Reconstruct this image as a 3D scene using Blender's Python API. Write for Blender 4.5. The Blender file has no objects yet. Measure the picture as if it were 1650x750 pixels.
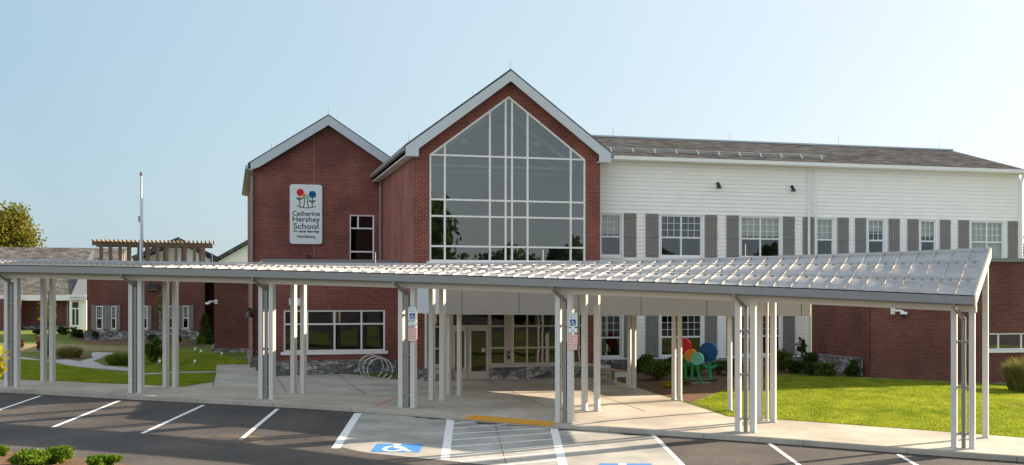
import bpy, bmesh, math, random
import numpy as np
from math import sin, cos, pi, radians as R
from mathutils import Vector
random.seed(7)
rng = np.random.default_rng(7)

# ------------------------------------------------------------------ camera, sky, sun, exposure
scene = bpy.context.scene
col = scene.collection
F, CX, HZ, CAMZ = 2247.0, 1150.0, 480.0, 3.4        # focal length and principal point in photo pixels, camera height
cd = bpy.data.cameras.new('camera'); cam = bpy.data.objects.new('camera', cd); col.objects.link(cam)
cd.sensor_width = 36.0; cd.lens = F/1650*36.0
cd.shift_x = (825-CX)/1650; cd.shift_y = (HZ-375)/1650
cd.clip_start = 0.5; cd.clip_end = 6000
cam.location = (0, 0, CAMZ); cam.rotation_euler = (pi/2, 0, 0)
scene.camera = cam
SUN_BEARING, SUN_ELEV = 55.0, 22.5                  # degrees clockwise from +Y, degrees above the horizon
w = bpy.data.worlds.new('World'); scene.world = w; w.use_nodes = True
nt = w.node_tree
bg = nt.nodes['Background']
sky = nt.nodes.new('ShaderNodeTexSky'); sky.sky_type = 'NISHITA'; sky.sun_disc = False
sky.sun_elevation = R(SUN_ELEV); sky.sun_rotation = R(SUN_BEARING)
sky.air_density = 1.0; sky.dust_density = 0.9; sky.ozone_density = 1.5
# hazy air: a veil of thin high haze that whitens towards the sun lies over the clear sky; its far side is brightened as added fill
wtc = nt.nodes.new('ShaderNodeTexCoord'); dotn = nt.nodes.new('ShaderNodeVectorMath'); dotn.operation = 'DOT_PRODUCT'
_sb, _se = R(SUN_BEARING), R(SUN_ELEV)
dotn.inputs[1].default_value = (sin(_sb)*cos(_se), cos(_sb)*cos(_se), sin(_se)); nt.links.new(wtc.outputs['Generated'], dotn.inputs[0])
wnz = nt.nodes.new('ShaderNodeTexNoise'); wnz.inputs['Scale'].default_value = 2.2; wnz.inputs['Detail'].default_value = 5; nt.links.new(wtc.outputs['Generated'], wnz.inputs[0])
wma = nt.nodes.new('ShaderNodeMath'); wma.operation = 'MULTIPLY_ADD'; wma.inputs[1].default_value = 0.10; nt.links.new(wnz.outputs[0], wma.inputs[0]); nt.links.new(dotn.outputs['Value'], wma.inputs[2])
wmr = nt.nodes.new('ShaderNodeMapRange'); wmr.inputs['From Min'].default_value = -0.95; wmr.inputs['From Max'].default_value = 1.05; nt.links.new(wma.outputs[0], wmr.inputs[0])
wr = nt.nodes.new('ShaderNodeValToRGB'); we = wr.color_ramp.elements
SKYRAMP = [(0.0, (5.4, 5.5, 5.6)), (0.30, (4.1, 4.25, 4.35)), (0.45, (1.8, 2.1, 2.3)), (0.59, (1.12, 1.60, 1.96)), (0.755, (1.84, 2.20, 2.42)), (0.87, (2.62, 2.74, 2.82)), (0.95, (6.0, 5.6, 4.9)), (1.0, (10.0, 8.8, 7.0))]  # stops opposite the sun are raised, out of view, as added fill for the fronts
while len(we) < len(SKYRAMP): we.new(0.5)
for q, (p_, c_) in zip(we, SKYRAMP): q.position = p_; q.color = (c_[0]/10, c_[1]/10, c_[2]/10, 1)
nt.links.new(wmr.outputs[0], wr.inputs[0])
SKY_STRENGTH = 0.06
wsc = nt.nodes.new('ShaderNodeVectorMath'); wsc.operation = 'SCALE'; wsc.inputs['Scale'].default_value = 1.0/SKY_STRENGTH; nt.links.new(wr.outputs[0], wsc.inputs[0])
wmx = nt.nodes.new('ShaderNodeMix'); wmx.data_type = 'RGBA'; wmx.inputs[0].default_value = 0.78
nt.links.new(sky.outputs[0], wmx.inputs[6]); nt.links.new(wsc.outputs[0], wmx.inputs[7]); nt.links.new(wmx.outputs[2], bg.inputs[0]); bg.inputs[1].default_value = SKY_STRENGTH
sd = bpy.data.lights.new('sun', 'SUN'); so = bpy.data.objects.new('sun', sd); col.objects.link(so)
sd.energy = 4.1; sd.angle = R(0.5); sd.color = (1.0, 0.80, 0.59)
sdir = Vector((sin(R(SUN_BEARING))*cos(R(SUN_ELEV)), cos(R(SUN_BEARING))*cos(R(SUN_ELEV)), sin(R(SUN_ELEV))))
so.rotation_euler = sdir.to_track_quat('Z', 'Y').to_euler(); so.location = (30, 40, 30)
scene.view_settings.view_transform = 'Standard'; scene.view_settings.look = 'None'
scene.view_settings.exposure = 1.82; scene.view_settings.gamma = 1.0

# ------------------------------------------------------------------ frames of the place
def plane_hit(px, P, d):
    rx = (px-CX)/F
    t = (P[0]*d[1]-P[1]*d[0])/(rx*d[1]-d[0]); return (t*rx, t)
B = math.atan(F/6450.0)                               # the school's facades turn away to the right by this angle
U = (cos(B), sin(B)); V = (-sin(B), cos(B))
ORG = plane_hit(666, ((760-CX)/F*57.6, 57.6), U)      # foot of the entrance hall's left front corner
class Frame:
    def __init__(s, org, ang):
        s.o = org; s.ang = ang; s.x = (cos(ang), sin(ang)); s.y = (-sin(ang), cos(ang))
    def W(s, a, b, z=0.0): return (s.o[0]+a*s.x[0]+b*s.y[0], s.o[1]+a*s.x[1]+b*s.y[1], z)
    def L(s, X, Y): dx, dy = X-s.o[0], Y-s.o[1]; return (dx*s.x[0]+dy*s.x[1], dx*s.y[0]+dy*s.y[1])
    def S(s, px, b):                                  # coordinate along the facade at depth b seen in column px
        q = plane_hit(px, s.W(0, b), s.x); return s.L(*q)[0]
    def SZ(s, px, py, b):
        q = plane_hit(px, s.W(0, b), s.x); return s.L(*q)[0], CAMZ-(py-HZ)/F*q[1]
    def D(s, px, a):                                  # depth along the side wall at a
        q = plane_hit(px, s.W(a, 0), s.y); return s.L(*q)[1]
SC = Frame(ORG, B)                                    # school frame
CA = -math.atan(0.35)
CN = Frame((0.0, 42.1), CA)                           # covered walk frame: x along, y away from the car park

# ------------------------------------------------------------------ materials
def newmat(name):
    m = bpy.data.materials.new(name); m.use_nodes = True
    n = m.node_tree.nodes; return m, n, m.node_tree.links, n['Principled BSDF']
def N(n, t, **k):
    x = n.new('ShaderNode'+t)
    for a, b in k.items(): setattr(x, a, b)
    return x
def ramp(n, stops):
    r = n.new('ShaderNodeValToRGB'); e = r.color_ramp.elements
    while len(e) < len(stops): e.new(0.5)
    for q, (p, c) in zip(e, stops): q.position = p; q.color = (c[0], c[1], c[2], 1)
    return r
def mottled(name, c, var=0.12, scale=3.0, rough=0.6, metal=0.0, bump=0.0, bscale=60.0, spec=0.5, stretch=(1,1,1)):
    m, n, l, p = newmat(name)
    tc = N(n, 'TexCoord'); mp = N(n, 'Mapping'); mp.inputs['Scale'].default_value = stretch
    l.new(tc.outputs['Object'], mp.inputs[0])
    nz = N(n, 'TexNoise'); nz.inputs['Scale'].default_value = scale; nz.inputs['Detail'].default_value = 6; nz.inputs['Roughness'].default_value = 0.65
    l.new(mp.outputs[0], nz.inputs[0])
    lo = [max(0, x*(1-var)) for x in c]; hi = [min(1, x*(1+var)) for x in c]
    r = ramp(n, [(0.3, lo), (0.7, hi)]); l.new(nz.outputs[0], r.inputs[0]); l.new(r.outputs[0], p.inputs['Base Color'])
    p.inputs['Roughness'].default_value = rough; p.inputs['Metallic'].default_value = metal
    p.inputs['Specular IOR Level'].default_value = spec
    if bump:
        n2 = N(n, 'TexNoise'); n2.inputs['Scale'].default_value = bscale; n2.inputs['Detail'].default_value = 4
        l.new(tc.outputs['Object'], n2.inputs[0])
        b = N(n, 'Bump'); b.inputs['Strength'].default_value = bump; b.inputs['Distance'].default_value = 0.02
        l.new(n2.outputs[0], b.inputs['Height']); l.new(b.outputs[0], p.inputs['Normal'])
    return m
def wallvec(n, l):
    tc = N(n, 'TexCoord'); sp = N(n, 'SeparateXYZ'); l.new(tc.outputs['Object'], sp.inputs[0])
    ad = N(n, 'Math', operation='ADD'); l.new(sp.outputs[0], ad.inputs[0]); l.new(sp.outputs[1], ad.inputs[1])
    cb = N(n, 'CombineXYZ'); l.new(ad.outputs[0], cb.inputs[0]); l.new(sp.outputs[2], cb.inputs[1]); return tc, cb
def brick(name, c1, c2, mortar):
    m, n, l, p = newmat(name); tc, cb = wallvec(n, l)
    bt = N(n, 'TexBrick'); l.new(cb.outputs[0], bt.inputs[0])
    bt.inputs['Scale'].default_value = 1.0; bt.inputs['Brick Width'].default_value = 0.27; bt.inputs['Row Height'].default_value = 0.09
    bt.inputs['Mortar Size'].default_value = 0.011; bt.inputs['Mortar Smooth'].default_value = 0.2; bt.inputs['Bias'].default_value = 0.0
    bt.inputs['Color1'].default_value = (*c1, 1); bt.inputs['Color2'].default_value = (*c2, 1); bt.inputs['Mortar'].default_value = (*mortar, 1)
    nz = N(n, 'TexNoise'); nz.inputs['Scale'].default_value = 0.6; nz.inputs['Detail'].default_value = 8; l.new(tc.outputs['Object'], nz.inputs[0])
    r = ramp(n, [(0.28, (0.66,)*3), (0.72, (1.20, 1.17, 1.14))]); l.new(nz.outputs[0], r.inputs[0])
    mx = N(n, 'Mix', data_type='RGBA', blend_type='MULTIPLY'); mx.inputs[0].default_value = 1
    l.new(bt.outputs['Color'], mx.inputs[6]); l.new(r.outputs[0], mx.inputs[7]); l.new(mx.outputs[2], p.inputs['Base Color'])
    b = N(n, 'Bump', invert=True); b.inputs['Strength'].default_value = 0.6; b.inputs['Distance'].default_value = 0.012
    l.new(bt.outputs['Fac'], b.inputs['Height']); l.new(b.outputs[0], p.inputs['Normal'])
    p.inputs['Roughness'].default_value = 0.85; p.inputs['Specular IOR Level'].default_value = 0.25
    return m
def stone(name):
    m, n, l, p = newmat(name); tc, cb = wallvec(n, l)
    mp = N(n, 'Mapping'); mp.inputs['Scale'].default_value = (3.6, 6.4, 1); l.new(cb.outputs[0], mp.inputs[0])
    nz = N(n, 'TexNoise'); nz.inputs['Scale'].default_value = 2.0; l.new(mp.outputs[0], nz.inputs[0])
    mx = N(n, 'Mix', data_type='VECTOR'); mx.inputs[0].default_value = 0.07
    l.new(mp.outputs[0], mx.inputs[4]); l.new(nz.outputs['Color'], mx.inputs[5])
    v = N(n, 'TexVoronoi', voronoi_dimensions='2D', distance='CHEBYCHEV'); v.inputs['Scale'].default_value = 1.0; v.inputs['Randomness'].default_value = 0.85
    e = N(n, 'TexVoronoi', voronoi_dimensions='2D', feature='F2', distance='CHEBYCHEV'); e.inputs['Scale'].default_value = 1.0; e.inputs['Randomness'].default_value = 0.85
    l.new(mx.outputs[1], v.inputs[0]); l.new(mx.outputs[1], e.inputs[0])
    df = N(n, 'Math', operation='SUBTRACT'); l.new(e.outputs['Distance'], df.inputs[0]); l.new(v.outputs['Distance'], df.inputs[1])
    sp = N(n, 'SeparateXYZ'); l.new(v.outputs['Color'], sp.inputs[0])
    r = ramp(n, [(0.0, (0.10, 0.105, 0.115)), (0.45, (0.22, 0.22, 0.225)), (0.75, (0.33, 0.325, 0.32)), (1.0, (0.5, 0.49, 0.46))]); l.new(sp.outputs[0], r.inputs[0])
    n3 = N(n, 'TexNoise'); n3.inputs['Scale'].default_value = 14; n3.inputs['Detail'].default_value = 5; l.new(tc.outputs['Object'], n3.inputs[0])
    r3 = ramp(n, [(0.3, (0.65,)*3), (0.7, (1.15,)*3)]); l.new(n3.outputs[0], r3.inputs[0])
    mu = N(n, 'Mix', data_type='RGBA', blend_type='MULTIPLY'); mu.inputs[0].default_value = 1; l.new(r.outputs[0], mu.inputs[6]); l.new(r3.outputs[0], mu.inputs[7])
    mr = N(n, 'MapRange'); mr.inputs['From Min'].default_value = 0.02; mr.inputs['From Max'].default_value = 0.10; l.new(df.outputs[0], mr.inputs[0])
    mo = N(n, 'Mix', data_type='RGBA'); l.new(mr.outputs[0], mo.inputs[0]); mo.inputs[6].default_value = (0.06, 0.06, 0.06, 1); l.new(mu.outputs[2], mo.inputs[7])
    l.new(mo.outputs[2], p.inputs['Base Color']); p.inputs['Roughness'].default_value = 0.9
    b = N(n, 'Bump'); b.inputs['Strength'].default_value = 0.9; b.inputs['Distance'].default_value = 0.05; l.new(mr.outputs[0], b.inputs['Height']); l.new(b.outputs[0], p.inputs['Normal'])
    return m
def shingle(name, c):
    m, n, l, p = newmat(name); tc = N(n, 'TexCoord')
    bt = N(n, 'TexBrick'); l.new(tc.outputs['Object'], bt.inputs[0]); bt.inputs['Scale'].default_value = 1
    bt.inputs['Brick Width'].default_value = 0.55; bt.inputs['Row Height'].default_value = 0.28; bt.inputs['Mortar Size'].default_value = 0.02
    bt.inputs['Color1'].default_value = (*[x*0.68 for x in c], 1); bt.inputs['Color2'].default_value = (*[x*1.35 for x in c], 1); bt.inputs['Mortar'].default_value = (*[x*0.35 for x in c], 1)
    nz = N(n, 'TexNoise'); nz.inputs['Scale'].default_value = 2.2; nz.inputs['Detail'].default_value = 6; l.new(tc.outputs['Object'], nz.inputs[0])
    r = ramp(n, [(0.35, (0.75,)*3), (0.65, (1.2,)*3)]); l.new(nz.outputs[0], r.inputs[0])
    mu = N(n, 'Mix', data_type='RGBA', blend_type='MULTIPLY'); mu.inputs[0].default_value = 1; l.new(bt.outputs['Color'], mu.inputs[6]); l.new(r.outputs[0], mu.inputs[7])
    l.new(mu.outputs[2], p.inputs['Base Color']); p.inputs['Roughness'].default_value = 1.0; p.inputs['Specular IOR Level'].default_value = 0.0
    return m
def glassmat(name, tint, refl, gcol=(0.9, 0.93, 0.95)):
    m, n, l, p = newmat(name); n.remove(p); out = n['Material Output']
    t = N(n, 'BsdfTransparent'); t.inputs[0].default_value = (*tint, 1)
    g = N(n, 'BsdfGlossy'); g.inputs[0].default_value = (*gcol, 1); g.inputs['Roughness'].default_value = 0.0
    tc = N(n, 'TexCoord'); nz = N(n, 'TexNoise'); nz.inputs['Scale'].default_value = 0.7; nz.inputs['Detail'].default_value = 1; l.new(tc.outputs['Object'], nz.inputs[0])
    b = N(n, 'Bump'); b.inputs['Strength'].default_value = 0.05; b.inputs['Distance'].default_value = 0.05; l.new(nz.outputs[0], b.inputs['Height']); l.new(b.outputs[0], g.inputs['Normal'])
    mx = N(n, 'MixShader'); mx.inputs[0].default_value = refl
    l.new(t.outputs[0], mx.inputs[1]); l.new(g.outputs[0], mx.inputs[2]); l.new(mx.outputs[0], out.inputs[0])
    return m
def leafmat(name, a, b, trans=0.35, scale=0.9):
    m, n, l, p = newmat(name); out = n['Material Output']; n.remove(p)
    tc = N(n, 'TexCoord'); nz = N(n, 'TexNoise'); nz.inputs['Scale'].default_value = scale; nz.inputs['Detail'].default_value = 8; nz.inputs['Roughness'].default_value = 0.8
    l.new(tc.outputs['Object'], nz.inputs[0]); r = ramp(n, [(0.35, a), (0.65, b)]); l.new(nz.outputs[0], r.inputs[0])
    d = N(n, 'BsdfDiffuse'); t = N(n, 'BsdfTranslucent'); l.new(r.outputs[0], d.inputs[0]); l.new(r.outputs[0], t.inputs[0])
    mx = N(n, 'MixShader'); mx.inputs[0].default_value = trans; l.new(d.outputs[0], mx.inputs[1]); l.new(t.outputs[0], mx.inputs[2]); l.new(mx.outputs[0], out.inputs[0])
    return m
def groundmat(name, cols, scale, rough=0.95, bump=0.4, bscale=90, patch=None, spec=0.25):
    m, n, l, p = newmat(name); tc = N(n, 'TexCoord')
    a = N(n, 'TexNoise'); a.inputs['Scale'].default_value = scale; a.inputs['Detail'].default_value = 9; a.inputs['Roughness'].default_value = 0.75; l.new(tc.outputs['Object'], a.inputs[0])
    k = len(cols); r = ramp(n, [(0.28+0.44*i/(k-1), c) for i, c in enumerate(cols)]); l.new(a.outputs[0], r.inputs[0])
    src = r.outputs[0]
    if patch:
        q = N(n, 'TexNoise'); q.inputs['Scale'].default_value = patch[0]; q.inputs['Detail'].default_value = 4; l.new(tc.outputs['Object'], q.inputs[0])
        r2 = ramp(n, [(0.35, (patch[1],)*3), (0.65, (patch[2],)*3)]); l.new(q.outputs[0], r2.inputs[0])
        mu = N(n, 'Mix', data_type='RGBA', blend_type='MULTIPLY'); mu.inputs[0].default_value = 1; l.new(src, mu.inputs[6]); l.new(r2.outputs[0], mu.inputs[7]); src = mu.outputs[2]
    l.new(src, p.inputs['Base Color']); p.inputs['Roughness'].default_value = rough; p.inputs['Specular IOR Level'].default_value = spec
    b = N(n, 'Bump'); b.inputs['Strength'].default_value = bump; b.inputs['Distance'].default_value = 0.03
    n2 = N(n, 'TexNoise'); n2.inputs['Scale'].default_value = bscale; n2.inputs['Detail'].default_value = 3; l.new(tc.outputs['Object'], n2.inputs[0]); l.new(n2.outputs[0], b.inputs['Height']); l.new(b.outputs[0], p.inputs['Normal'])
    return m
M = {}
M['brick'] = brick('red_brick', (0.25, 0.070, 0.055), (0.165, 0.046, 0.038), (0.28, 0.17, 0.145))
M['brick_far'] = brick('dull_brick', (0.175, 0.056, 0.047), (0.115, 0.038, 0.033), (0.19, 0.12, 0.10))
M['stone'] = stone('grey_ledge_stone')
M['shingle'] = shingle('brown_shingle', (0.082, 0.084, 0.088))
M['shingle_pale'] = shingle('pale_shingle', (0.14, 0.135, 0.128))
M['siding'] = mottled('white_siding', (0.85, 0.845, 0.835), 0.03, 1.5, 0.6)
M['trim'] = mottled('white_trim', (0.78, 0.79, 0.80), 0.03, 1.5, 0.45)
M['rake'] = mottled('pale_grey_trim', (0.50, 0.55, 0.60), 0.03, 1.5, 0.5)
M['shutter'] = mottled('taupe_shutter', (0.205, 0.195, 0.182), 0.05, 3, 0.6)
M['shutter_far'] = mottled('sage_shutter', (0.21, 0.205, 0.18), 0.05, 3, 0.6)
M['alum'] = mottled('white_aluminium_frame', (0.78, 0.78, 0.77), 0.04, 2, 0.4)
M['beige'] = mottled('beige_storefront_frame', (0.48, 0.43, 0.385), 0.05, 2, 0.45)
M['glass'] = glassmat('tinted_pane', (0.55, 0.57, 0.56), 0.19, (0.96, 0.95, 0.92))
M['glass_dark'] = glassmat('dark_pane', (0.28, 0.30, 0.29), 0.065)
M['glass_win'] = glassmat('clear_pane', (0.80, 0.83, 0.81), 0.13)
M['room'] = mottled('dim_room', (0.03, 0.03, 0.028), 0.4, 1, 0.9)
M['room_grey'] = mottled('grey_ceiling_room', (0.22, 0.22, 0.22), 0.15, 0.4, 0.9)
M['blind'] = mottled('cream_blind', (0.76, 0.78, 0.73), 0.06, 2, 0.8)
M['col'] = mottled('cream_painted_steel', (0.49, 0.485, 0.475), 0.04, 3, 0.45)
M['beam'] = mottled('cream_beam', (0.52, 0.47, 0.41), 0.05, 2, 0.5)
M['gutter'] = mottled('grey_gutter_metal', (0.20, 0.205, 0.215), 0.05, 2, 0.4)
M['spout'] = mottled('taupe_downspout', (0.19, 0.18, 0.17), 0.05, 3, 0.4)
M['roofmetal'] = mottled('galvalume_sheet', (0.36, 0.37, 0.385), 0.12, 1.2, 0.55, 0.45)
M['seam'] = mottled('seam_metal', (0.44, 0.41, 0.37), 0.06, 2.5, 0.45, 0.3)
M['bracket'] = mottled('bracket_metal', (0.20, 0.195, 0.19), 0.1, 4, 0.45, 0.4)
M['panel'] = mottled('grey_composite_panel', (0.31, 0.31, 0.315), 0.03, 0.8, 0.5)
M['joint'] = mottled('dark_joint', (0.03, 0.03, 0.03), 0.1, 1, 0.8)
M['joint2'] = mottled('pale_joint', (0.30, 0.17, 0.14), 0.1, 4, 0.9)
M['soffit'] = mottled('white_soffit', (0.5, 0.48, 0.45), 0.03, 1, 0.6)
M['concrete'] = groundmat('broom_concrete', [(0.36, 0.335, 0.29), (0.43, 0.40, 0.345), (0.48, 0.445, 0.385)], 1.3, 0.9, 0.15, 40, (0.4, 0.76, 1.12))
M['padconc'] = groundmat('pad_concrete', [(0.29, 0.285, 0.262), (0.35, 0.345, 0.318), (0.41, 0.40, 0.365)], 1.8, 0.9, 0.15, 40, (0.5, 0.74, 1.14))
M['kerb'] = groundmat('kerb_concrete', [(0.30, 0.28, 0.24), (0.40, 0.375, 0.33)], 2.5, 0.9, 0.2, 40, (0.5, 0.85, 1.1))
M['asphalt'] = groundmat('asphalt', [(0.033, 0.030, 0.029), (0.052, 0.046, 0.043), (0.098, 0.082, 0.070)], 7.0, 0.72, 0.7, 150, (0.45, 0.62, 1.32), 0.5)
M['tar'] = mottled('tar', (0.012, 0.012, 0.012), 0.2, 4, 0.6)
M['lawn'] = groundmat('lawn', [(0.075, 0.105, 0.014), (0.13, 0.17, 0.022), (0.20, 0.225, 0.04)], 1.6, 0.95, 0.9, 60, (0.12, 0.8, 1.15))
M['blade'] = leafmat('grass_blade', (0.16, 0.24, 0.022), (0.40, 0.44, 0.055), 0.45, 0.8)
M['dry'] = groundmat('dry_lawn', [(0.13, 0.12, 0.04), (0.22, 0.18, 0.09), (0.28, 0.23, 0.13)], 1.5, 0.95, 0.8, 50)
M['mulch'] = groundmat('bark_mulch', [(0.055, 0.03, 0.018), (0.13, 0.075, 0.045), (0.25, 0.15, 0.09)], 9.0, 0.95, 1.0, 40)
M['dirt'] = groundmat('washed_dirt', [(0.05, 0.042, 0.036), (0.10, 0.078, 0.058), (0.22, 0.16, 0.11)], 4.0, 0.95, 0.6, 60)
M['gravel'] = groundmat('gravel', [(0.22, 0.215, 0.21), (0.44, 0.43, 0.42), (0.65, 0.64, 0.62)], 9.0, 0.95, 1.0, 40)
M['white'] = mottled('road_paint', (0.72, 0.73, 0.73), 0.10, 5, 0.7)
M['yellow'] = mottled('yellow_paint', (0.62, 0.30, 0.02), 0.12, 4, 0.7)
M['blue'] = mottled('blue_paint', (0.035, 0.20, 0.50), 0.15, 4, 0.7)
M['orange'] = mottled('orange_marking', (0.62, 0.17, 0.06), 0.2, 3, 0.8)
M['leaf'] = leafmat('green_leaf', (0.05, 0.095, 0.018), (0.14, 0.19, 0.04))
M['leaf_dark'] = leafmat('dark_leaf', (0.025, 0.05, 0.014), (0.07, 0.11, 0.028))
M['leaf_juniper'] = leafmat('juniper_leaf', (0.06, 0.14, 0.015), (0.20, 0.30, 0.03), 0.3, 2.0)
M['leaf_yellow'] = leafmat('yellow_leaf', (0.22, 0.20, 0.02), (0.50, 0.42, 0.03), 0.45)
M['leaf_autumn'] = leafmat('autumn_leaf', (0.09, 0.12, 0.02), (0.27, 0.22, 0.04), 0.4, 0.5)
M['leaf_red'] = leafmat('rusty_leaf', (0.12, 0.05, 0.025), (0.26, 0.14, 0.06))
M['leaf_grass'] = leafmat('tall_grass', (0.12, 0.14, 0.035), (0.28, 0.26, 0.09), 0.4, 2)
M['leaf_mound'] = leafmat('fresh_grass', (0.09, 0.14, 0.025), (0.20, 0.25, 0.05), 0.4, 2)
M['bark'] = mottled('bark', (0.10, 0.075, 0.055), 0.3, 9, 0.9)
M['wood'] = mottled('pergola_wood', (0.165, 0.12, 0.088), 0.25, 3, 0.8, stretch=(1, 1, 0.3))
M['galv'] = mottled('galvanised_steel', (0.42, 0.44, 0.46), 0.1, 6, 0.4, 0.5)
M['pole'] = mottled('pole_aluminium', (0.46, 0.52, 0.57), 0.05, 3, 0.4, 0.3)
M['red'] = mottled('red_gloss', (0.62, 0.02, 0.03), 0.05, 2, 0.5, spec=0.2)
M['navy'] = mottled('blue_gloss', (0.012, 0.095, 0.27), 0.05, 2, 0.5, spec=0.2)
M['amber'] = mottled('orange_gloss', (0.75, 0.28, 0.02), 0.05, 2, 0.5, spec=0.2)
M['teal'] = mottled('teal_gloss', (0.18, 0.56, 0.44), 0.05, 2, 0.5, spec=0.2)
M['aqua'] = mottled('aqua_print', (0.20, 0.55, 0.60), 0.05, 2, 0.35)
M['stem'] = mottled('green_gloss', (0.012, 0.33, 0.14), 0.08, 2, 0.5, spec=0.2)
M['black'] = mottled('black_metal', (0.02, 0.02, 0.022), 0.2, 4, 0.4)
M['signwhite'] = mottled('sign_white', (0.74, 0.77, 0.79), 0.02, 1, 0.4)
M['ink'] = mottled('navy_ink', (0.018, 0.022, 0.05), 0.05, 1, 0.5)
M['inkgreen'] = mottled('dark_green_ink', (0.01, 0.075, 0.055), 0.05, 1, 0.5)
M['inkred'] = mottled('red_ink', (0.42, 0.04, 0.04), 0.05, 1, 0.5)
M['signpink'] = mottled('pale_pink_sign', (0.70, 0.52, 0.48), 0.03, 1, 0.5)
M['signblue'] = mottled('sign_blue', (0.015, 0.05, 0.28), 0.03, 1, 0.45)
M['signgreen'] = mottled('sign_green', (0.02, 0.20, 0.10), 0.03, 1, 0.45)
M['bag'] = mottled('green_watering_bag', (0.02, 0.09, 0.04), 0.1, 4, 0.6)
M['benchslat'] = mottled('bench_slat', (0.34, 0.25, 0.19), 0.12, 6, 0.6)

# ------------------------------------------------------------------ mesh helpers
class MB:
    def __init__(s): s.v = []; s.f = []
    def add(s, vs, fs):
        k = len(s.v); s.v += [tuple(x) for x in vs]; s.f += [tuple(i+k for i in q) for q in fs]; return s
    def box(s, x0, x1, y0, y1, z0, z1):
        x0, x1 = min(x0, x1), max(x0, x1); y0, y1 = min(y0, y1), max(y0, y1); z0, z1 = min(z0, z1), max(z0, z1)
        return s.add([(x0,y0,z0),(x1,y0,z0),(x1,y1,z0),(x0,y1,z0),(x0,y0,z1),(x1,y0,z1),(x1,y1,z1),(x0,y1,z1)],
              [(0,3,2,1),(4,5,6,7),(0,1,5,4),(1,2,6,5),(2,3,7,6),(3,0,4,7)])
    def prism(s, poly, y0, y1):                        # polygon in x,z pushed along y
        n = len(poly); a = sum(poly[i][0]*poly[(i+1)%n][1]-poly[(i+1)%n][0]*poly[i][1] for i in range(n))
        if a < 0: poly = poly[::-1]
        return s.add([(x,y0,z) for x,z in poly]+[(x,y1,z) for x,z in poly],
              [tuple(range(n)), tuple(range(2*n-1, n-1, -1))]+[(i, i+n, (i+1)%n+n, (i+1)%n) for i in range(n)])
    def slab(s, quad, th):                             # four (or more) points given thickness downwards
        n = len(quad); return s.add(list(quad)+[(x,y,z-th) for x,y,z in quad],
              [tuple(range(n)), tuple(range(2*n-1, n-1, -1))]+[(i, i+n, (i+1)%n+n, (i+1)%n) for i in range(n)])
    def bar(s, p, q, w, h, up=(0,0,1)):                # rectangular bar between two points
        p, q = Vector(p), Vector(q); d = (q-p).normalized(); u = Vector(up)
        if abs(d.dot(u)) > 0.98: u = Vector((0,1,0))
        a = d.cross(u).normalized()*w/2; b = a.cross(d).normalized()*h/2
        vs = [p-a-b, p+a-b, p+a+b, p-a+b, q-a-b, q+a-b, q+a+b, q-a+b]
        return s.add(vs, [(0,1,2,3),(7,6,5,4),(0,4,5,1),(1,5,6,2),(2,6,7,3),(3,7,4,0)])
    def tube(s, pts, r, n=8, r1=None, closed_ends=True):
        pts = [Vector(p) for p in pts]; k = len(s.v); m = len(pts); up = Vector((0.13, 0.21, 0.97))
        for i, p in enumerate(pts):
            d = (pts[min(i+1, m-1)]-pts[max(i-1, 0)]).normalized()
            u = up if abs(d.dot(up)) < 0.95 else Vector((1, 0.1, 0))
            a = d.cross(u).normalized(); b = d.cross(a).normalized()
            rr = r if r1 is None else r+(r1-r)*i/(m-1)
            for j in range(n): s.v.append(tuple(p+a*rr*cos(2*pi*j/n)+b*rr*sin(2*pi*j/n)))
        for i in range(m-1):
            for j in range(n): s.f.append((k+i*n+j, k+(i+1)*n+j, k+(i+1)*n+(j+1)%n, k+i*n+(j+1)%n))
        if closed_ends:
            s.f.append(tuple(k+j for j in range(n))); s.f.append(tuple(k+(m-1)*n+n-1-j for j in range(n)))
        return s
    def disc(s, c, r, ax, th, n=32):                   # thick disc, axis ax
        ax = Vector(ax).normalized(); c = Vector(c); return s.tube([c-ax*th/2, c+ax*th/2], r, n)
    def build(s, name, mat, parent=None, off=(0,0,0), smooth=False, fix=False):
        me = bpy.data.meshes.new(name)
        me.from_pydata([(x-off[0], y-off[1], z-off[2]) for x, y, z in s.v], [], s.f)
        if fix:
            bm = bmesh.new(); bm.from_mesh(me); bmesh.ops.recalc_face_normals(bm, faces=bm.faces); bm.to_mesh(me); bm.free()
        me.materials.append(mat)
        if smooth: me.polygons.foreach_set('use_smooth', [True]*len(me.polygons))
        o = bpy.data.objects.new(name, me); col.objects.link(o)
        if parent: o.parent = parent
        return o
def tag(o, label, cat, group=None):
    o['label'] = label; o['category'] = cat
    if group: o['group'] = group
    return o
def struct(o): o['kind'] = 'structure'; return o
class Thing:                                           # an Empty in one of the frames; parts are given in frame coordinates
    def __init__(s, name, frame, a, b, z, label, cat, group=None, rot=0.0):
        o = bpy.data.objects.new(name, None); col.objects.link(o); o.empty_display_size = 0.3
        s.o = o; s.off = (a, b, z); s.frame = frame
        if frame: o.location = frame.W(a, b, z); o.rotation_euler = (0, 0, frame.ang)
        else: o.location = (a, b, z); o.rotation_euler = (0, 0, rot)
        tag(o, label, cat, group)
    def part(s, name, mb, mat, label=None, parent=None, smooth=False, fix=False, two=None):
        n1 = len(mb.f)
        if two: mb.add(two[0].v, two[0].f)
        c = mb.build(name, mat, parent or s.o, s.off, smooth, fix)
        if two:
            c.data.materials.append(two[1]); ix = np.zeros(len(mb.f), dtype=np.int32); ix[n1:] = 1; c.data.polygons.foreach_set('material_index', ix)
        if label: c['label'] = label
        return c
WORLD = Frame((0, 0), 0.0)

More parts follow.
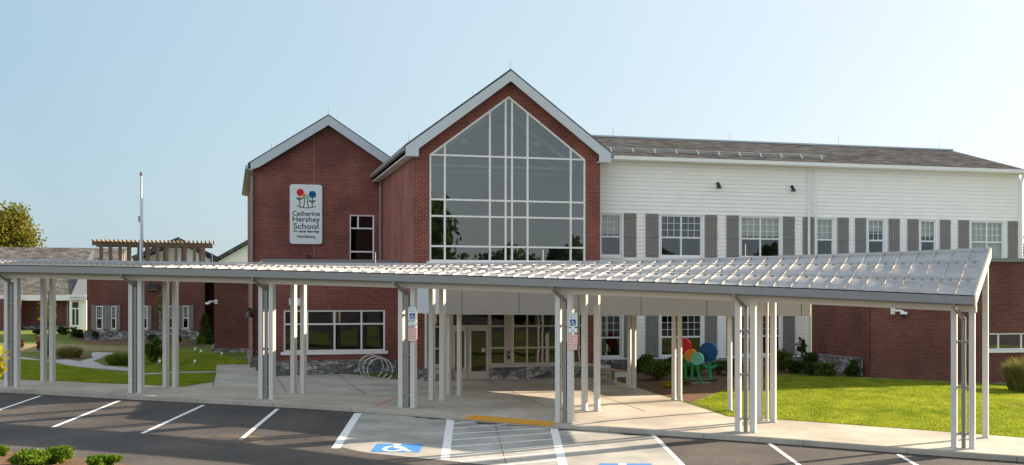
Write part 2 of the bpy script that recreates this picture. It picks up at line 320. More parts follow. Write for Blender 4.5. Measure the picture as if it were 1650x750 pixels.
# ------------------------------------------------------------------ ground levels
pts = []
def gp(X, Y, z): pts.append((X, Y, z))
for px, y in ((20,623.5),(219.7,634),(430,644),(657,657.5),(910,678),(1201,697),(1552,723)):
    s_, z_ = CN.SZ(px, y, 0); gp(*CN.W(s_, 0, z_))
for px, y in ((77,615.5),(275,625),(481,635),(704,645.7),(952,662.5),(1235,680),(1588,706)):
    s_, z_ = CN.SZ(px, y, 2.3); gp(*CN.W(s_, 2.3, z_))
for s_, t_, z_ in ((0,0,0),(4,0,0),(8,0,0.02),(-3,4.4,0.1),(-11,4.4,0.0),(-10.5,13.3,-0.05),(9,1.2,0.30),(13,1.2,0.33),(18.5,1.2,0.35)):
    gp(*SC.W(s_, t_, z_))
TB = 1.2-6.337
for px, z_ in ((1403,0.08),(1500,-0.08),(1600,-0.25),(1640,-0.33)): gp(*SC.W(SC.S(px, TB), TB, z_))
for X, Y, z_ in ((-34,60,0.3),(-30,80,0.15),(-40,100,0.5),(-55,122,0.7),(-36,56,0.25),(-24,70,0.05),(16,38.5,-1.15),(16,58,-0.6),(25,45,-1.3),(40,60,-1.5),
                 (0,150,0.6),(80,150,0),(-100,150,1.0),(-90,80,0.9),(-60,65,0.6),(0,100,0.3),(40,100,-0.3),(80,40,-2.5),(-60,62.4,0.7)): gp(X, Y, z_)
PT = np.array(pts)
def _phi(r2): return 0.5*r2*np.log(r2+1e-9)
def _fit():
    n = len(PT); xy = PT[:, :2]
    A = _phi(((xy[:, None]-xy[None])**2).sum(-1))+np.eye(n)*1.5
    Pm = np.c_[np.ones(n), xy]; K = np.block([[A, Pm], [Pm.T, np.zeros((3, 3))]])
    return np.linalg.solve(K, np.r_[PT[:, 2], 0, 0, 0])
WT = _fit()
def G0(X, Y):
    X = np.asarray(X, float); Y = np.asarray(Y, float)
    q = np.stack([np.clip(X, -120, 90), np.clip(Y, 15, 160)], -1)
    r2 = ((q[..., None, :]-PT[:, :2])**2).sum(-1)
    return _phi(r2)@WT[:-3]+WT[-3]+q@WT[-2:]
KQ = -0.75                                             # kerb line in covered-walk frame
def smooth01(x): x = np.clip(x, 0, 1); return x*x*(3-2*x)
RA, RB = CN.S(742, KQ), CN.S(884, KQ)                  # dropped kerb at the crossing
RL, RR = CN.S(655, KQ), CN.S(960, KQ)
def drop(p):                                           # 0 at full kerb height, 1 in the ramp
    p = np.asarray(p, float); return np.minimum(np.clip((p-RL)/(RA-RL), 0, 1), np.clip((RR-p)/(RR-RB), 0, 1))
KH = 0.15
def kerb_level(p):
    p = np.asarray(p, float); X = CN.o[0]+p*CN.x[0]+KQ*CN.y[0]; Y = CN.o[1]+p*CN.x[1]+KQ*CN.y[1]; return G0(X, Y)
def G(X, Y):                                           # campus side
    X = np.asarray(X, float); Y = np.asarray(Y, float); dx, dy = X-CN.o[0], Y-CN.o[1]
    p = dx*CN.x[0]+dy*CN.x[1]; q = dx*CN.y[0]+dy*CN.y[1]
    return G0(X, Y)-(KH-0.015)*drop(p)*smooth01(1-(q-KQ)/1.9)
def LOT(X, Y):
    X = np.asarray(X, float); Y = np.asarray(Y, float); dx, dy = X-CN.o[0], Y-CN.o[1]
    p = dx*CN.x[0]+dy*CN.x[1]; q = dx*CN.y[0]+dy*CN.y[1]; d = np.maximum(KQ-q, 0)
    return kerb_level(p)-KH-0.05*np.minimum(d, 9)+0.01*np.clip(d-9, 0, 60)
def solve(px, py, fn):
    lo, hi = 20.0, 170.0
    g = lambda Y: CAMZ-(py-HZ)/F*Y-float(fn((px-CX)/F*Y, Y))
    for _ in range(50):
        m = (lo+hi)/2
        if g(m) > 0: lo = m
        else: hi = m
    return ((px-CX)/F*lo, lo)
def on_ground(px, py): X, Y = solve(px, py, G); return X, Y, float(G(X, Y))
def on_lot(px, py): X, Y = solve(px, py, LOT); return X, Y, float(LOT(X, Y))

def grid_sheet(name, frame, xs, ys, fn, mat, dz=0.0):
    xs = np.asarray(xs); ys = np.asarray(ys); A, Bq = np.meshgrid(xs, ys, indexing='ij')
    X = frame.o[0]+A*frame.x[0]+Bq*frame.y[0]; Y = frame.o[1]+A*frame.x[1]+Bq*frame.y[1]; Z = fn(X, Y)+dz
    nx, ny = len(xs), len(ys); v = np.stack([X, Y, Z], -1).reshape(-1, 3)
    f = [(i*ny+j, (i+1)*ny+j, (i+1)*ny+j+1, i*ny+j+1) for i in range(nx-1) for j in range(ny-1)]
    me = bpy.data.meshes.new(name); me.from_pydata(v.tolist(), [], f); me.materials.append(mat)
    me.polygons.foreach_set('use_smooth', [True]*len(me.polygons))
    o = bpy.data.objects.new(name, me); col.objects.link(o); return o
def drape(name, poly, fn, mat, dz, step=0.8):          # a polygon in X,Y laid over the ground as its own sheet
    bm = bmesh.new(); f = bm.faces.new([bm.verts.new((x, y, 0)) for x, y in poly]); bm.normal_update()
    if f.normal.z < 0: f.normal_flip()
    xs = [p[0] for p in poly]; ys = [p[1] for p in poly]
    for ax, lo, hi in ((0, min(xs), max(xs)), (1, min(ys), max(ys))):
        k = lo+step
        while k < hi:
            nrm = (1,0,0) if ax == 0 else (0,1,0); co = (k,0,0) if ax == 0 else (0,k,0)
            bmesh.ops.bisect_plane(bm, geom=bm.verts[:]+bm.edges[:]+bm.faces[:], dist=1e-5, plane_co=co, plane_no=nrm); k += step
    A = np.array([v.co for v in bm.verts]); Z = fn(A[:, 0], A[:, 1])+dz
    for v, z in zip(bm.verts, Z): v.co.z = float(z)
    me = bpy.data.meshes.new(name); bm.to_mesh(me); bm.free(); me.materials.append(mat)
    o = bpy.data.objects.new(name, me); col.objects.link(o); return o
def GP(*pp): return [on_ground(px, py)[:2] for px, py in pp]
def LP(*pp): return [on_lot(px, py)[:2] for px, py in pp]

# terrain, car park, kerb
def axis(lo, hi, fine_lo, fine_hi, st):
    a = list(np.arange(fine_lo, fine_hi+1e-6, st)); k = st
    while a[-1] < hi: k *= 1.25; a.append(min(hi, a[-1]+k))
    k = st
    while a[0] > lo: k *= 1.25; a.insert(0, max(lo, a[0]-k))
    return a
struct(grid_sheet('lawn', CN, axis(-1500, 1500, -34, 22, 0.4), axis(KQ+0.02, 2500, KQ+0.02, 30, 0.4), G, M['lawn']))
struct(grid_sheet('car_park', CN, axis(-1500, 1500, -34, 22, 0.4), sorted([KQ-0.0]+[-x for x in axis(-KQ, 1500, -KQ, 16, 0.4)][1:]), LOT, M['asphalt']))
struct(drape('roadside_lawn', [CN.W(p, q)[:2] for p, q in ((-140,-22),(140,-22),(140,-160),(-140,-160))], LOT, M['lawn'], 0.02, 8.0))
mb = MB(); tar = MB(); ps = np.arange(-60, 45, 0.5); prof = None
for i, p in enumerate(ps):
    k = float(kerb_level(p)); h = KH*(1-float(drop(p)))+0.01
    q0 = KQ; zl = k-KH
    def pt(q, z): return CN.W(p, q, z)
    gz = lambda q: float(G(*CN.W(p, q)[:2]))+0.016
    ring = [pt(q0-0.01, zl-0.05), pt(q0-0.01, zl+h*0.85), pt(q0+0.012, max(gz(q0+0.02), zl+h*0.9)), pt(q0+0.17, gz(q0+0.17)), pt(q0+0.17, gz(q0+0.17)-0.2)]
    n0 = len(mb.v); mb.v += ring
    if i: mb.f += [(n0-5+j, n0-4+j, n0+1+j, n0+j) for j in range(4)]
    wob = 0.045+0.02*sin(p*7.3)+0.02*sin(p*3.1+1)
    n1 = len(tar.v); tar.v += [CN.W(p, q0-0.012, zl+0.005), CN.W(p, q0-0.012-max(0.012, wob), zl-0.05*wob+0.004)]
    if i: tar.f += [(n1-2, n1-1, n1+1, n1)]
struct(mb.build('kerb', M['kerb'], fix=True)); struct(tar.build('kerb_seal', M['tar']))
jm = MB()
for p in np.arange(-58, 44, 3.05):
    if RL-0.4 < p < RR+0.4: continue
    k = float(kerb_level(p)); jm.add([CN.W(p-0.008, KQ-0.014, k-KH), CN.W(p+0.008, KQ-0.014, k-KH), CN.W(p+0.008, KQ-0.014, k-0.01), CN.W(p-0.008, KQ-0.014, k-0.01)], [(0,1,2,3)])
struct(jm.build('kerb_joint', M['joint']))

# pavements
sw = [CN.W(p, q)[:2] for p, q in ((-60,KQ+0.17),(-34,KQ+0.17),(40,KQ+0.17),(40,2.85),(CN.L(*on_ground(1230,680)[:2])[0],2.85),(-33,2.85),(-60,2.85))]
struct(drape('sidewalk', sw, G, M['concrete'], 0.012, 0.8))
pl = GP((286,626),(345,616.5),(349,588),(412,588),(412,597)) + [SC.W(SC.S(432,4.3),4.5)[:2], SC.W(-2.5,4.5)[:2], SC.W(-0.3,0.3)[:2], SC.W(8.3,0.3)[:2]] + GP((977,608),(1017,622),(1052,634),(1110,652),(1172,672),(1232,681)) + [CN.W(CN.S(1232,2.7),2.6)[:2], CN.W(CN.S(286,2.7),2.6)[:2]]
struct(drape('plaza_paving', pl, G, M['concrete'], 0.008, 0.8))
def seam_line(name, pp, fn, mat, wid, dz):
    P = [Vector((*q, 0)) for q in pp]; mb = MB()
    for a, b in zip(P, P[1:]):
        n = max(1, int((b-a).length/0.6)); d = (b-a).normalized(); s = Vector((-d.y, d.x, 0))*wid/2; k = len(mb.v)
        for i in range(n+1):
            c = a+(b-a)*i/n
            for e in (c-s, c+s): mb.v.append((e.x, e.y, float(fn(e.x, e.y))+dz))
        mb.f += [(k+2*i+1, k+2*i, k+2*i+2, k+2*i+3) for i in range(n)]
    return struct(mb.build(name, mat))
for pp in (((348,600),(343,624)),((443,606),(461,632)),((540,602),(590,637)),((770,607),(790,616),(876,656)),((872,612),(1040,664))): seam_line('paving_joint', GP(*pp), G, M['joint'], 0.025, 0.016)
for p in np.arange(-33, 12, 1.53): seam_line('paving_joint', [CN.W(p, KQ+0.18)[:2], CN.W(p, 2.84)[:2]], G, M['kerb'], 0.012, 0.016)
seam_line('paving_joint', [CN.W(-33, 2.6)[:2], CN.W(12, 2.6)[:2]], G, M['kerb'], 0.012, 0.017)
seam_line('survey_mark', GP((606,656),(642,640),(690,634)), G, M['orange'], 0.05, 0.018)
seam_line('garden_path', GP((349,599.5),(290,600.5),(222,603.5)), G, M['concrete'], 0.9, 0.010)
struct(drape('gravel_path', GP((-40,576),(28,579),(60,581),(110,580),(128,583),(150,577),(147,572),(150,568),(185,569),(172,575),(150,582),(168,590),(205,593),(215,599),(150,594),(112,590),(80,582.5),(28,575),(-40,570)), G, M['gravel'], 0.012, 0.8))
struct(drape('dry_grass', GP((30,556),(80,553),(150,557),(220,560),(225,567),(170,566),(120,566),(30,568)), G, M['dry'], 0.008, 1.0))
struct(drape('mulch_bed', GP((60,576),(110,566),(146,572),(150,575),(128,580),(95,580)), G, M['mulch'], 0.012, 0.8))
struct(drape('mulch_bed', GP((110,547),(150,543),(230,549),(330,550),(345,556),(300,559),(215,556),(150,555)), G, M['mulch'], 0.012, 1.0))
struct(drape('mulch_bed', GP((1020,621),(1060,634),(1112,649),(1180,622),(1200,609),(1305,600),(1385,607),(1403,605),(1306,588),(1180,590),(1030,592),(1000,600),(990,611)), G, M['mulch'], 0.012, 0.8))
struct(drape('mulch_bed', GP((1608,652),(1630,649),(1680,650),(1680,660),(1630,659)), G, M['mulch'], 0.012, 0.5))

# car park markings
pad = LP((574,665.5),(650,670),(726,674.5),(810,681.5),(891,688),(970,694),(1050,700),(1105,757),(860,757),(717,742.5),(597,730.5),(575,727),(546,720))
struct(drape('concrete_pad', pad, LOT, M['padconc'], 0.004, 0.8))
def stripe(a, b, wid, dz=0.008): seam_line('painted_line', LP(a, b), LOT, M['white'], wid, dz)
for a, b in (((65,638.5),(-30,671)),((193,646),(85,689)),((328,653.5),(229,699)),((447,659.5),(388,709)),((1052,701),(1101,751)),((1239,715),(1290,752)),((1447,733),(1482,753))): stripe(a, b, 0.13)
for a, b in (((577,666.5),(541,723)),((726,675.5),(717,741)),((892,689),(908,754))): stripe(a, b, 0.24)
for a, b in (((728,684),(790,678.5)),((727,691),(850,683)),((726,700),(888,690)),((725,710),(889,698)),((724,721),(890,708)),((722,733),(894,718)),((740,744),(897,729.5)),((800,751),(901,741.7))): stripe(a, b, 0.11, 0.0085)
seam_line('paving_joint', LP((797,681),(818,757)), LOT, M['joint'], 0.02, 0.006)
def blue_box(quad):
    q = LP(*quad); o = drape('blue_symbol_box', q, LOT, M['blue'], 0.008, 0.8); struct(o)
    A, Bq, C, D = [Vector(x) for x in q]                # far left, far right, near right, near left
    def uv(u, v): a = D.lerp(C, u); b = A.lerp(Bq, u); c = a.lerp(b, v); return (c.x, c.y)
    def line(ps, wd): seam_line('wheelchair_symbol', [uv(*p) for p in ps], LOT, M['white'], wd, 0.012)
    line([(0.44,0.97),(0.44,0.86)], 0.22)
    line([(0.44,0.84),(0.47,0.50),(0.62,0.50),(0.74,0.12),(0.82,0.16)], 0.13); line([(0.46,0.66),(0.60,0.66)], 0.10)
    line([(0.43+0.19*cos(a), 0.40+0.30*sin(a)) for a in np.linspace(R(105), R(350), 14)], 0.12)
blue_box(((607,716),(683.7,716),(675,729.5),(597,729))); blue_box(((966,747.5),(1049,747.5),(1060,764),(962,764)))
yl = [CN.W(p, q)[:2] for p, q in ((RA,KQ+0.05),(RB,KQ+0.05),(RB,KQ+0.75),(RA,KQ+0.75))]
struct(drape('yellow_tactile_strip', yl, G, M['yellow'], 0.026, 0.3))

# ------------------------------------------------------------------ building helpers
def holes_wall(mb, x0, x1, z0, z1, holes, y, lap=None, reveal=0.12):
    """a flat wall (or lapped boards) in x,z at depth y with rectangular holes and reveals"""
    xs = sorted({x0, x1}|{h[0] for h in holes}|{h[1] for h in holes}); xs = [x for x in xs if x0 <= x <= x1]
    zs = {z0, z1}|{h[2] for h in holes}|{h[3] for h in holes}
    zs = sorted(z for z in zs if z0 <= z <= z1)
    def inside(x, z): return any(h[0] < x < h[1] and h[2] < z < h[3] for h in holes)
    for a, b in zip(xs, xs[1:]):
        for c, d in zip(zs, zs[1:]):
            if inside((a+b)/2, (c+d)/2): continue
            if not lap: mb.add([(a,y,c),(b,y,c),(b,y,d),(a,y,d)], [(0,1,2,3)]); continue
            k0 = math.floor((c-z0)/lap+1e-6); cuts = [c]; k = k0+1
            while z0+k*lap < d-1e-6: cuts.append(z0+k*lap); k += 1
            cuts.append(d)
            for e, g in zip(cuts, cuts[1:]):
                base = z0+math.floor((e-z0)/lap+1e-6)*lap
                ye = y-0.027*(1-(e-base)/lap); yg = y-0.027*(1-(g-base)/lap)
                mb.add([(a,ye,e),(b,ye,e),(b,yg,g),(a,yg,g)], [(0,1,2,3)])
                if abs(e-base) < 1e-6: mb.add([(a,y,e),(b,y,e),(b,ye,e),(a,ye,e)], [(0,1,2,3)])
    for h in holes:
        a, b, c, d = h[:4]; mb.add([(a,y,c),(b,y,c),(b,y,d),(a,y,d),(a,y+reveal,c),(b,y+reveal,c),(b,y+reveal,d),(a,y+reveal,d)],
                               [(0,4,5,1),(1,5,6,2),(2,6,7,3),(3,7,4,0)])
def room(mb, a, b, c, d, y, deep):
    mb.add([(a,y,c),(b,y,c),(b,y,d),(a,y,d),(a,y+deep,c),(b,y+deep,c),(b,y+deep,d),(a,y+deep,d)], [(4,5,6,7),(0,1,5,4),(1,2,6,5),(2,3,7,6),(3,0,4,7)])
def window(T, a, b, c, d, y, xs=(), zs=(), mat='alum', glass='glass_dark', fw=0.06, deep=1.6, frame_d=0.09, roomm='room', blind=0.0, fine=None, extra=None):
    """window part: frame, panes and what shows behind; xs/zs are mullion positions; fine adds thin sash bars"""
    f = MB(); y0, y1 = y-0.015, y+frame_d
    f.box(a, a+fw, y0, y1, c, d); f.box(b-fw, b, y0, y1, c, d); f.box(a+fw, b-fw, y0, y1, c, c+fw); f.box(a+fw, b-fw, y0, y1, d-fw, d)
    for x in xs: f.box(x-fw/2, x+fw/2, y0+0.006, y1-0.003, c+fw, d-fw)
    cutx = [a+fw]+[e for x in sorted(xs) for e in (x-fw/2, x+fw/2)]+[b-fw]
    for z in zs:
        for i in range(0, len(cutx), 2): f.box(cutx[i], cutx[i+1], y0+0.003, y1-0.006, z-fw/2, z+fw/2)
    if fine:
        for (p, q, r0, r1) in fine[0]:
            for x in fine[1](p, q): f.box(x-0.009, x+0.009, y+0.005, y+0.045, r0, r1)
            for k in range(1, fine[2]): zz = r0+(r1-r0)*k/fine[2]; f.box(p, q, y+0.008, y+0.042, zz-0.009, zz+0.009)
    fr = T.part('window', f, M[mat])
    g = MB(); yy = y+0.05; g.add([(a,yy,c),(b,yy,c),(b,yy,d),(a,yy,d)], [(0,1,2,3)]); T.part('pane', g, M[glass], parent=fr)
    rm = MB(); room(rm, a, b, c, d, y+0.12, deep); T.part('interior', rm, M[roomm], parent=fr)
    if blind:
        bl = MB(); z = d
        while z > d-(d-c)*blind: bl.add([(a+0.02,y+0.16,z),(b-0.02,y+0.16,z),(b-0.02,y+0.19,z-0.05),(a+0.02,y+0.19,z-0.05)], [(0,3,2,1)]); z -= 0.052
        T.part('blind', bl, M['blind'], parent=fr)
    return fr
def sash(T, a, b, c, d, y, double, glass='glass_win', blind=0.45, mat='trim', roomm='room'):
    mid = c+(d-c)*0.46; xs = [(a+b)/2] if double else []
    segs = [(a+0.06, (a+b)/2-0.04), ((a+b)/2+0.04, b-0.06)] if double else [(a+0.06, b-0.06)]
    return window(T, a, b, c, d, y, xs, [mid], mat, glass, 0.07, 1.6, 0.09, roomm, blind, ([(p, q, mid+0.03, d-0.06) for p, q in segs], lambda p, q: [p+(q-p)/3, p+2*(q-p)/3], 3))
def shutter(T, a, b, c, d, y, mat='shutter'):
    m = MB(); n = 4; wv = (b-a)/n
    for i in range(n): m.box(a+i*wv+0.006, a+(i+1)*wv-0.006, y-0.03, y, c, d)
    m.box(a+0.004, b-0.004, y-0.012, y+0.002, c+0.004, d-0.004)
    for z in (c+(d-c)*0.07, c+(d-c)*0.48, d-(d-c)*0.07): m.box(a, b, y-0.048, y-0.028, z-0.05, z+0.05)
    return T.part('shutter', m, M[mat])
def spout(T, x, y, z0, z1, r=0.055, mat='rake', parent=None):
    return T.part('downspout', MB().tube([(x,y-0.25,z1+0.12),(x,y-0.25,z1-0.02),(x,y-0.09,z1-0.3),(x,y-0.09,z0+0.2),(x,y-0.16,z0+0.1)], r, 8), M[mat], smooth=False)

# ------------------------------------------------------------------ the school (entrance hall, brick gable, white wing, brick wing)
S = Thing('school_building', SC, 0, 0, 0, 'red brick school with two gables, a great gable window and a white shuttered wing', 'building')
# --- entrance hall, facade at depth 0
SW = SC.S(967, 0); sl = SC.S(692, 0); sr = SC.S(943.5, 0); sm = (sl+sr)/2
zs = SC.SZ(817, 422.5, 0)[1]; zh = 9.27; zpw = SC.SZ(819.5, 155, 0)[1]
ZE = 9.62; ZP = SC.SZ(819, 121, -0.4)[1]
zst = 3.15; BK = 22.0
slope = (ZP-ZE)/sm
wl = MB()
wl.prism([(0,-0.4),(sl,-0.4),(sl,zh),(sm,zpw),(sm,ZP),(0,ZE)], 0, 0.3)
wl.prism([(SW,-0.4),(sr,-0.4),(sr,zh),(sm,zpw),(sm,ZP),(SW,ZE)], 0, 0.3)
wl.prism([(sl,zst),(sr,zst),(sr,zs-0.12),(sl,zs-0.12)], 0, 0.3)
wl.box(0, 0.3, 0.302, BK, -0.4, ZE); wl.box(SW-0.3, SW, 0.302, BK, -0.4, ZE)
S.part('gable_wall', wl, M['brick'])
# gable window
gf = MB(); yf0, yf1 = 0.02, 0.17; fw = 0.072
def slope_z(x): return zpw-(zpw-zh)*abs(x-sm)/(sm-sl)
gf.box(sl, sl+fw, yf0, yf1, zs, zh); gf.box(sr-fw, sr, yf0, yf1, zs, zh); gf.box(sl+fw, sr-fw, yf0, yf1, zs, zs+fw)
for sg in (-1, 1):
    e = sl if sg < 0 else sr
    gf.prism([(e, zh), (sm, zpw), (sm, zpw-fw*1.35), (e, zh-fw*1.35)], yf0+0.004, yf1-0.004)
vx = [SC.S(p, 0) for p in (717, 789.6, 815, 825.3, 850.4, 920)]
for x in vx: gf.box(x-fw/2, x+fw/2, yf0-0.003, yf1, zs+fw, slope_z(x)-0.06)
ex = [sl+fw]+[q for x in vx for q in (x-fw/2, x+fw/2)]+[sr-fw]
for py in (253.5, 324, 350.3, 398.2):
    z = SC.SZ(817, py, 0)[1]
    for i in range(0, len(ex), 2): gf.box(ex[i], ex[i+1], yf0+0.002, yf1-0.002, z-fw/2, z+fw/2)
gw = S.part('gable_window', gf, M['alum'])
pv = MB(); bx_ = [sl]+vx+[sr]; bz_ = [zs]+sorted(SC.SZ(817, py, 0)[1] for py in (253.5, 324, 350.3, 398.2))
for xa_, xb_ in zip(bx_, bx_[1:]):
    for za_, zb_ in zip(bz_, bz_[1:]+[None]):
        poly = [(xa_,za_),(xb_,za_)]
        if zb_: poly += [(xb_,zb_),(xa_,zb_)]
        else:
            poly.append((xb_, max(za_, slope_z(xb_))))
            if xa_ < sm < xb_: poly.append((sm, zpw))
            poly.append((xa_, max(za_, slope_z(xa_))))
        cxp = sum(p[0] for p in poly)/len(poly); czp = sum(p[1] for p in poly)/len(poly); tx, tz = rng.normal(0, 0.0028, 2)
        pv.add([(x,0.1+tx*(x-cxp)+tz*(z-czp),z) for x, z in poly], [tuple(range(len(poly)))])
S.part('pane', pv, M['glass'], parent=gw)
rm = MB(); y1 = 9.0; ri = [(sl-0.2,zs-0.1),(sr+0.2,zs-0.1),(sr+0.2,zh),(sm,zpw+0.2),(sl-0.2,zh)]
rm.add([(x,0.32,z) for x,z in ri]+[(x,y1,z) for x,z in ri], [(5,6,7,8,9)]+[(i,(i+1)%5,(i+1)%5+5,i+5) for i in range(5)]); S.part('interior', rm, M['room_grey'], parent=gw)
S.part('window_sill', MB().box(sl-0.12, sr+0.05, -0.09, 0.16, zs-0.13, zs-0.003), M['alum'], parent=gw)
tr = MB()
for k in (2.0, 5.0, 8.0):
    tr.bar((sl,k,zh-0.1),(sm,k,zpw-0.3),0.12,0.16); tr.bar((sr,k,zh-0.1),(sm,k,zpw-0.3),0.12,0.16); tr.bar((sl,k,zh-0.25),(sr,k,zh-0.25),0.1,0.1)
    for e in (-1.6, 1.6): tr.disc((sm+e,k,slope_z(sm+e)-0.5), 0.22, (0,0,1), 0.2, 12)
S.part('roof_truss', tr, M['soffit'], parent=gw)
# storefront and doors under the hall
a0, a1 = SC.S(693, 0), SC.S(940, 0); zf = [SC.SZ(820, y, 0)[1] for y in (588, 561, 526)]
dA, dM, dB = SC.S(728, 0), SC.S(754, 0), SC.S(789.5, 0)
zdoor = SC.SZ(760, 527, 0)[1]
def store(x0, x1, xs_, zlist, zb):
    return window(S, x0, x1, zb, zst, 0.08, xs_, zlist, 'beige', 'glass_dark', 0.07, 4.0)
store(a0, dA, [], [zf[1], zf[2]], zf[0])
store(dB, a1, [SC.S(p, 0) for p in (814.5, 825, 850, 898)], [zf[1], zf[2]], zf[0])
store(dA, dB, [], [], zdoor+0.002)
S.part('reader_panel', MB().box(SC.S(814.5,0)+0.036, SC.S(825,0)-0.036, 0.10, 0.115, zf[0]+0.08, zst-0.08), M['beige'])
S.part('card_reader', MB().box(SC.S(818,0), SC.S(821.5,0), 0.05, 0.098, SC.SZ(820,571,0)[1], SC.SZ(820,566,0)[1]).box(SC.S(818,0), SC.S(822,0), 0.05, 0.098, SC.SZ(820,579,0)[1], SC.SZ(820,573,0)[1]), M['black'])
for x0, x1, sg in ((dA, dM, 1), (dM, dB, 0)):
    d = MB(); sw_ = 0.14; dd = (0.06, 0.13); x0 += 0.01; x1 -= 0.01
    d.box(x0, x0+sw_, *dd, 0.02, zdoor); d.box(x1-sw_, x1, *dd, 0.02, zdoor); d.box(x0+sw_, x1-sw_, *dd, 0.02, 0.34); d.box(x0+sw_, x1-sw_, *dd, zdoor-0.17, zdoor)
    dr = S.part('door', d, M['beige'])
    S.part('door_glass', MB().add([(x0+sw_,0.09,0.34),(x1-sw_,0.09,0.34),(x1-sw_,0.09,zdoor-0.17),(x0+sw_,0.09,zdoor-0.17)], [(0,1,2,3)]), M['glass_dark'], parent=dr)
    hx = x1-0.1 if sg else x0+0.1
    S.part('handle', MB().tube([(hx,0.055,0.5),(hx,0.0,0.5),(hx,0.0,1.75),(hx,0.055,1.75)], 0.016, 6), M['alum'], parent=dr)
S.part('door_notice', MB().box(dB-0.32, dB-0.20, 0.082, 0.087, 1.15, 1.3), M['signpink'])
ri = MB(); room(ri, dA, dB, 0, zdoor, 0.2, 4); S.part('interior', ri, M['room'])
for q in ((a0, dA, -0.1, 0.15, -0.3, zf[0]-0.1), (dB, SW+0.02, -0.1, 0.15, -0.3, zf[0]-0.1), (-0.12, a0-0.003, -0.12, -0.001, -0.3, zf[0]-0.1), (-0.12, -0.002, 0.0, 4.3, -0.3, zf[0]-0.12)): S.part('stone_base', MB().box(*q), M['stone'])
for q in ((dB, SW+0.04), (a0-0.03, dA)): S.part('stone_cap', MB().box(*q, -0.13, 0.068, zf[0]-0.098, zf[0]-0.003), M['beige'])
# roof of the hall
def gable_roof(xl, xr, ze, zp, y0, y1, over, front, mat, th=0.24):
    xm = (xl+xr)/2; k = (zp-ze)/(xm-xl); r = MB()
    for sg in (-1, 1):
        xe = xl-over if sg < 0 else xr+over; zz = ze-k*over
        r.prism([(xe, zz+0.02), (xm, zp+0.02), (xm, zp+0.02+th), (xe, zz+0.02+th)], y0-front, y1)
    return r, k, xm
rf, k, xm = gable_roof(0, SW, ZE, ZP, 0, BK, 0.35, 0.42, None)
S.part('roof', rf, M['shingle'])
fb = MB(); th = 0.40                                    # broad pale rake boards
for sg in (-1, 1):
    xe = -0.36 if sg < 0 else SW+0.36; ze_ = ZE-k*0.36; xi = 0.16 if sg < 0 else SW-0.16
    fb.prism([(xe, ze_+0.17), (xm, ZP+0.17), (xm, ZP-0.26), (xi, ZE-0.26+k*0.16-0.05), (xi, ze_-0.22), (xe, ze_-0.22)], -0.47, -0.424)
    fb.box(min(xe, xi), max(xe, xi), -0.422, -0.003, ze_-0.22, ze_-0.17)
S.part('rake_board', fb, M['rake'])
for x in (-0.50, SW+0.37): S.part('gutter', MB().box(x, x+0.13, -0.46, BK, ZE-k*0.36-0.02, ZE-k*0.36+0.14), M['gutter'])
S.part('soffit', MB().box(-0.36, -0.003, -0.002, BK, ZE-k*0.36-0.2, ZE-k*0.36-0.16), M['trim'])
spout(S, -0.12, 11.9, 0.2, ZE-0.5, 0.06, 'spout')
def rods(lst, parent=None):
    for p in lst: S.part('lightning_rod', MB().tube([(p[0],p[1],p[2]-0.05), p, (p[0],p[1],p[2]+0.005), (p[0], p[1], p[2]+0.42)], 0.012, 5, 0.007), M['spout'], parent=parent)
rods([(xm, -0.3, ZP+0.25), (xm-0.0, 9, ZP+0.25), (0.6, 6.5, ZE+0.3+k*0.6)])

# --- brick gable to the left, facade at depth TL
TL = SC.D(612, 0.0)
gl = SC.S(407, TL); gr_ = 2.0; gm, ZPL = SC.SZ(529.2, 193, TL-0.4); gr_ = 2*gm-gl; ZEL = SC.SZ(407, 268, TL)[1]
hx0, hz1 = SC.SZ(563, 346, TL); hx1 = SC.S(603, TL); hz0 = SC.SZ(580, 421, TL)[1]
w2 = MB(); g_h = 0.001
def gz(x): return ZEL+(ZPL-ZEL)*(1-abs(x-gm)/(gm-gl))
w2.prism([(gl,-0.5),(hx0,-0.5),(hx0,gz(hx0)),(gm,ZPL),(gl,ZEL)], TL, TL+0.3)
w2.prism([(hx0,hz1),(hx1,hz1),(hx1,gz(hx1)),(hx0,gz(hx0))], TL, TL+0.3); w2.prism([(hx0,-0.5),(hx1,-0.5),(hx1,hz0),(hx0,hz0)], TL, TL+0.3)
w2.prism([(hx1,-0.5),(gr_,-0.5),(gr_,ZEL),(hx1,gz(hx1))], TL, TL+0.3)
w2.box(gl, gl+0.3, TL+0.302, TL+18, -0.5, ZEL)
S.part('gable_wall', w2, M['brick'])
wz = [SC.SZ(580, y, TL)[1] for y in (405.9, 368.2)]
window(S, hx0, hx1, hz0, hz1, TL+0.05, [], wz, 'alum', 'glass_dark', 0.07, 3.0, extra=None)
S.part('mullion', MB().box(SC.S(577,TL)-0.035, SC.S(577,TL)+0.035, TL+0.04, TL+0.13, wz[1]+0.036, hz1-0.071), M['alum'])
rf, k2, xm2 = gable_roof(gl, gr_, ZEL, ZPL, TL, TL+18, 0.22, 0.42, None)
S.part('roof', rf, M['shingle'])
fb = MB()
for sg in (-1, 1):
    xe = gl-0.1 if sg < 0 else gr_+0.1; ze_ = ZEL-k2*0.1; xi = gl+0.3 if sg < 0 else gr_-0.3
    fb.prism([(xe, ze_+0.19), (xm2, ZPL+0.19), (xm2, ZPL-0.27), (xi, ZEL+k2*0.3-0.27), (xe, ze_-0.16)], TL-0.47, TL-0.424)
S.part('rake_board', fb, M['rake'])
S.part('gutter', MB().box(gl-0.34, gl-0.22, TL-0.44, TL+18, ZEL-k2*0.22-0.02, ZEL-k2*0.22+0.15).box(gl-0.22, gl-0.003, TL-0.40, TL+18, ZEL-k2*0.22-0.06, ZEL-k2*0.22-0.01), M['rake'])
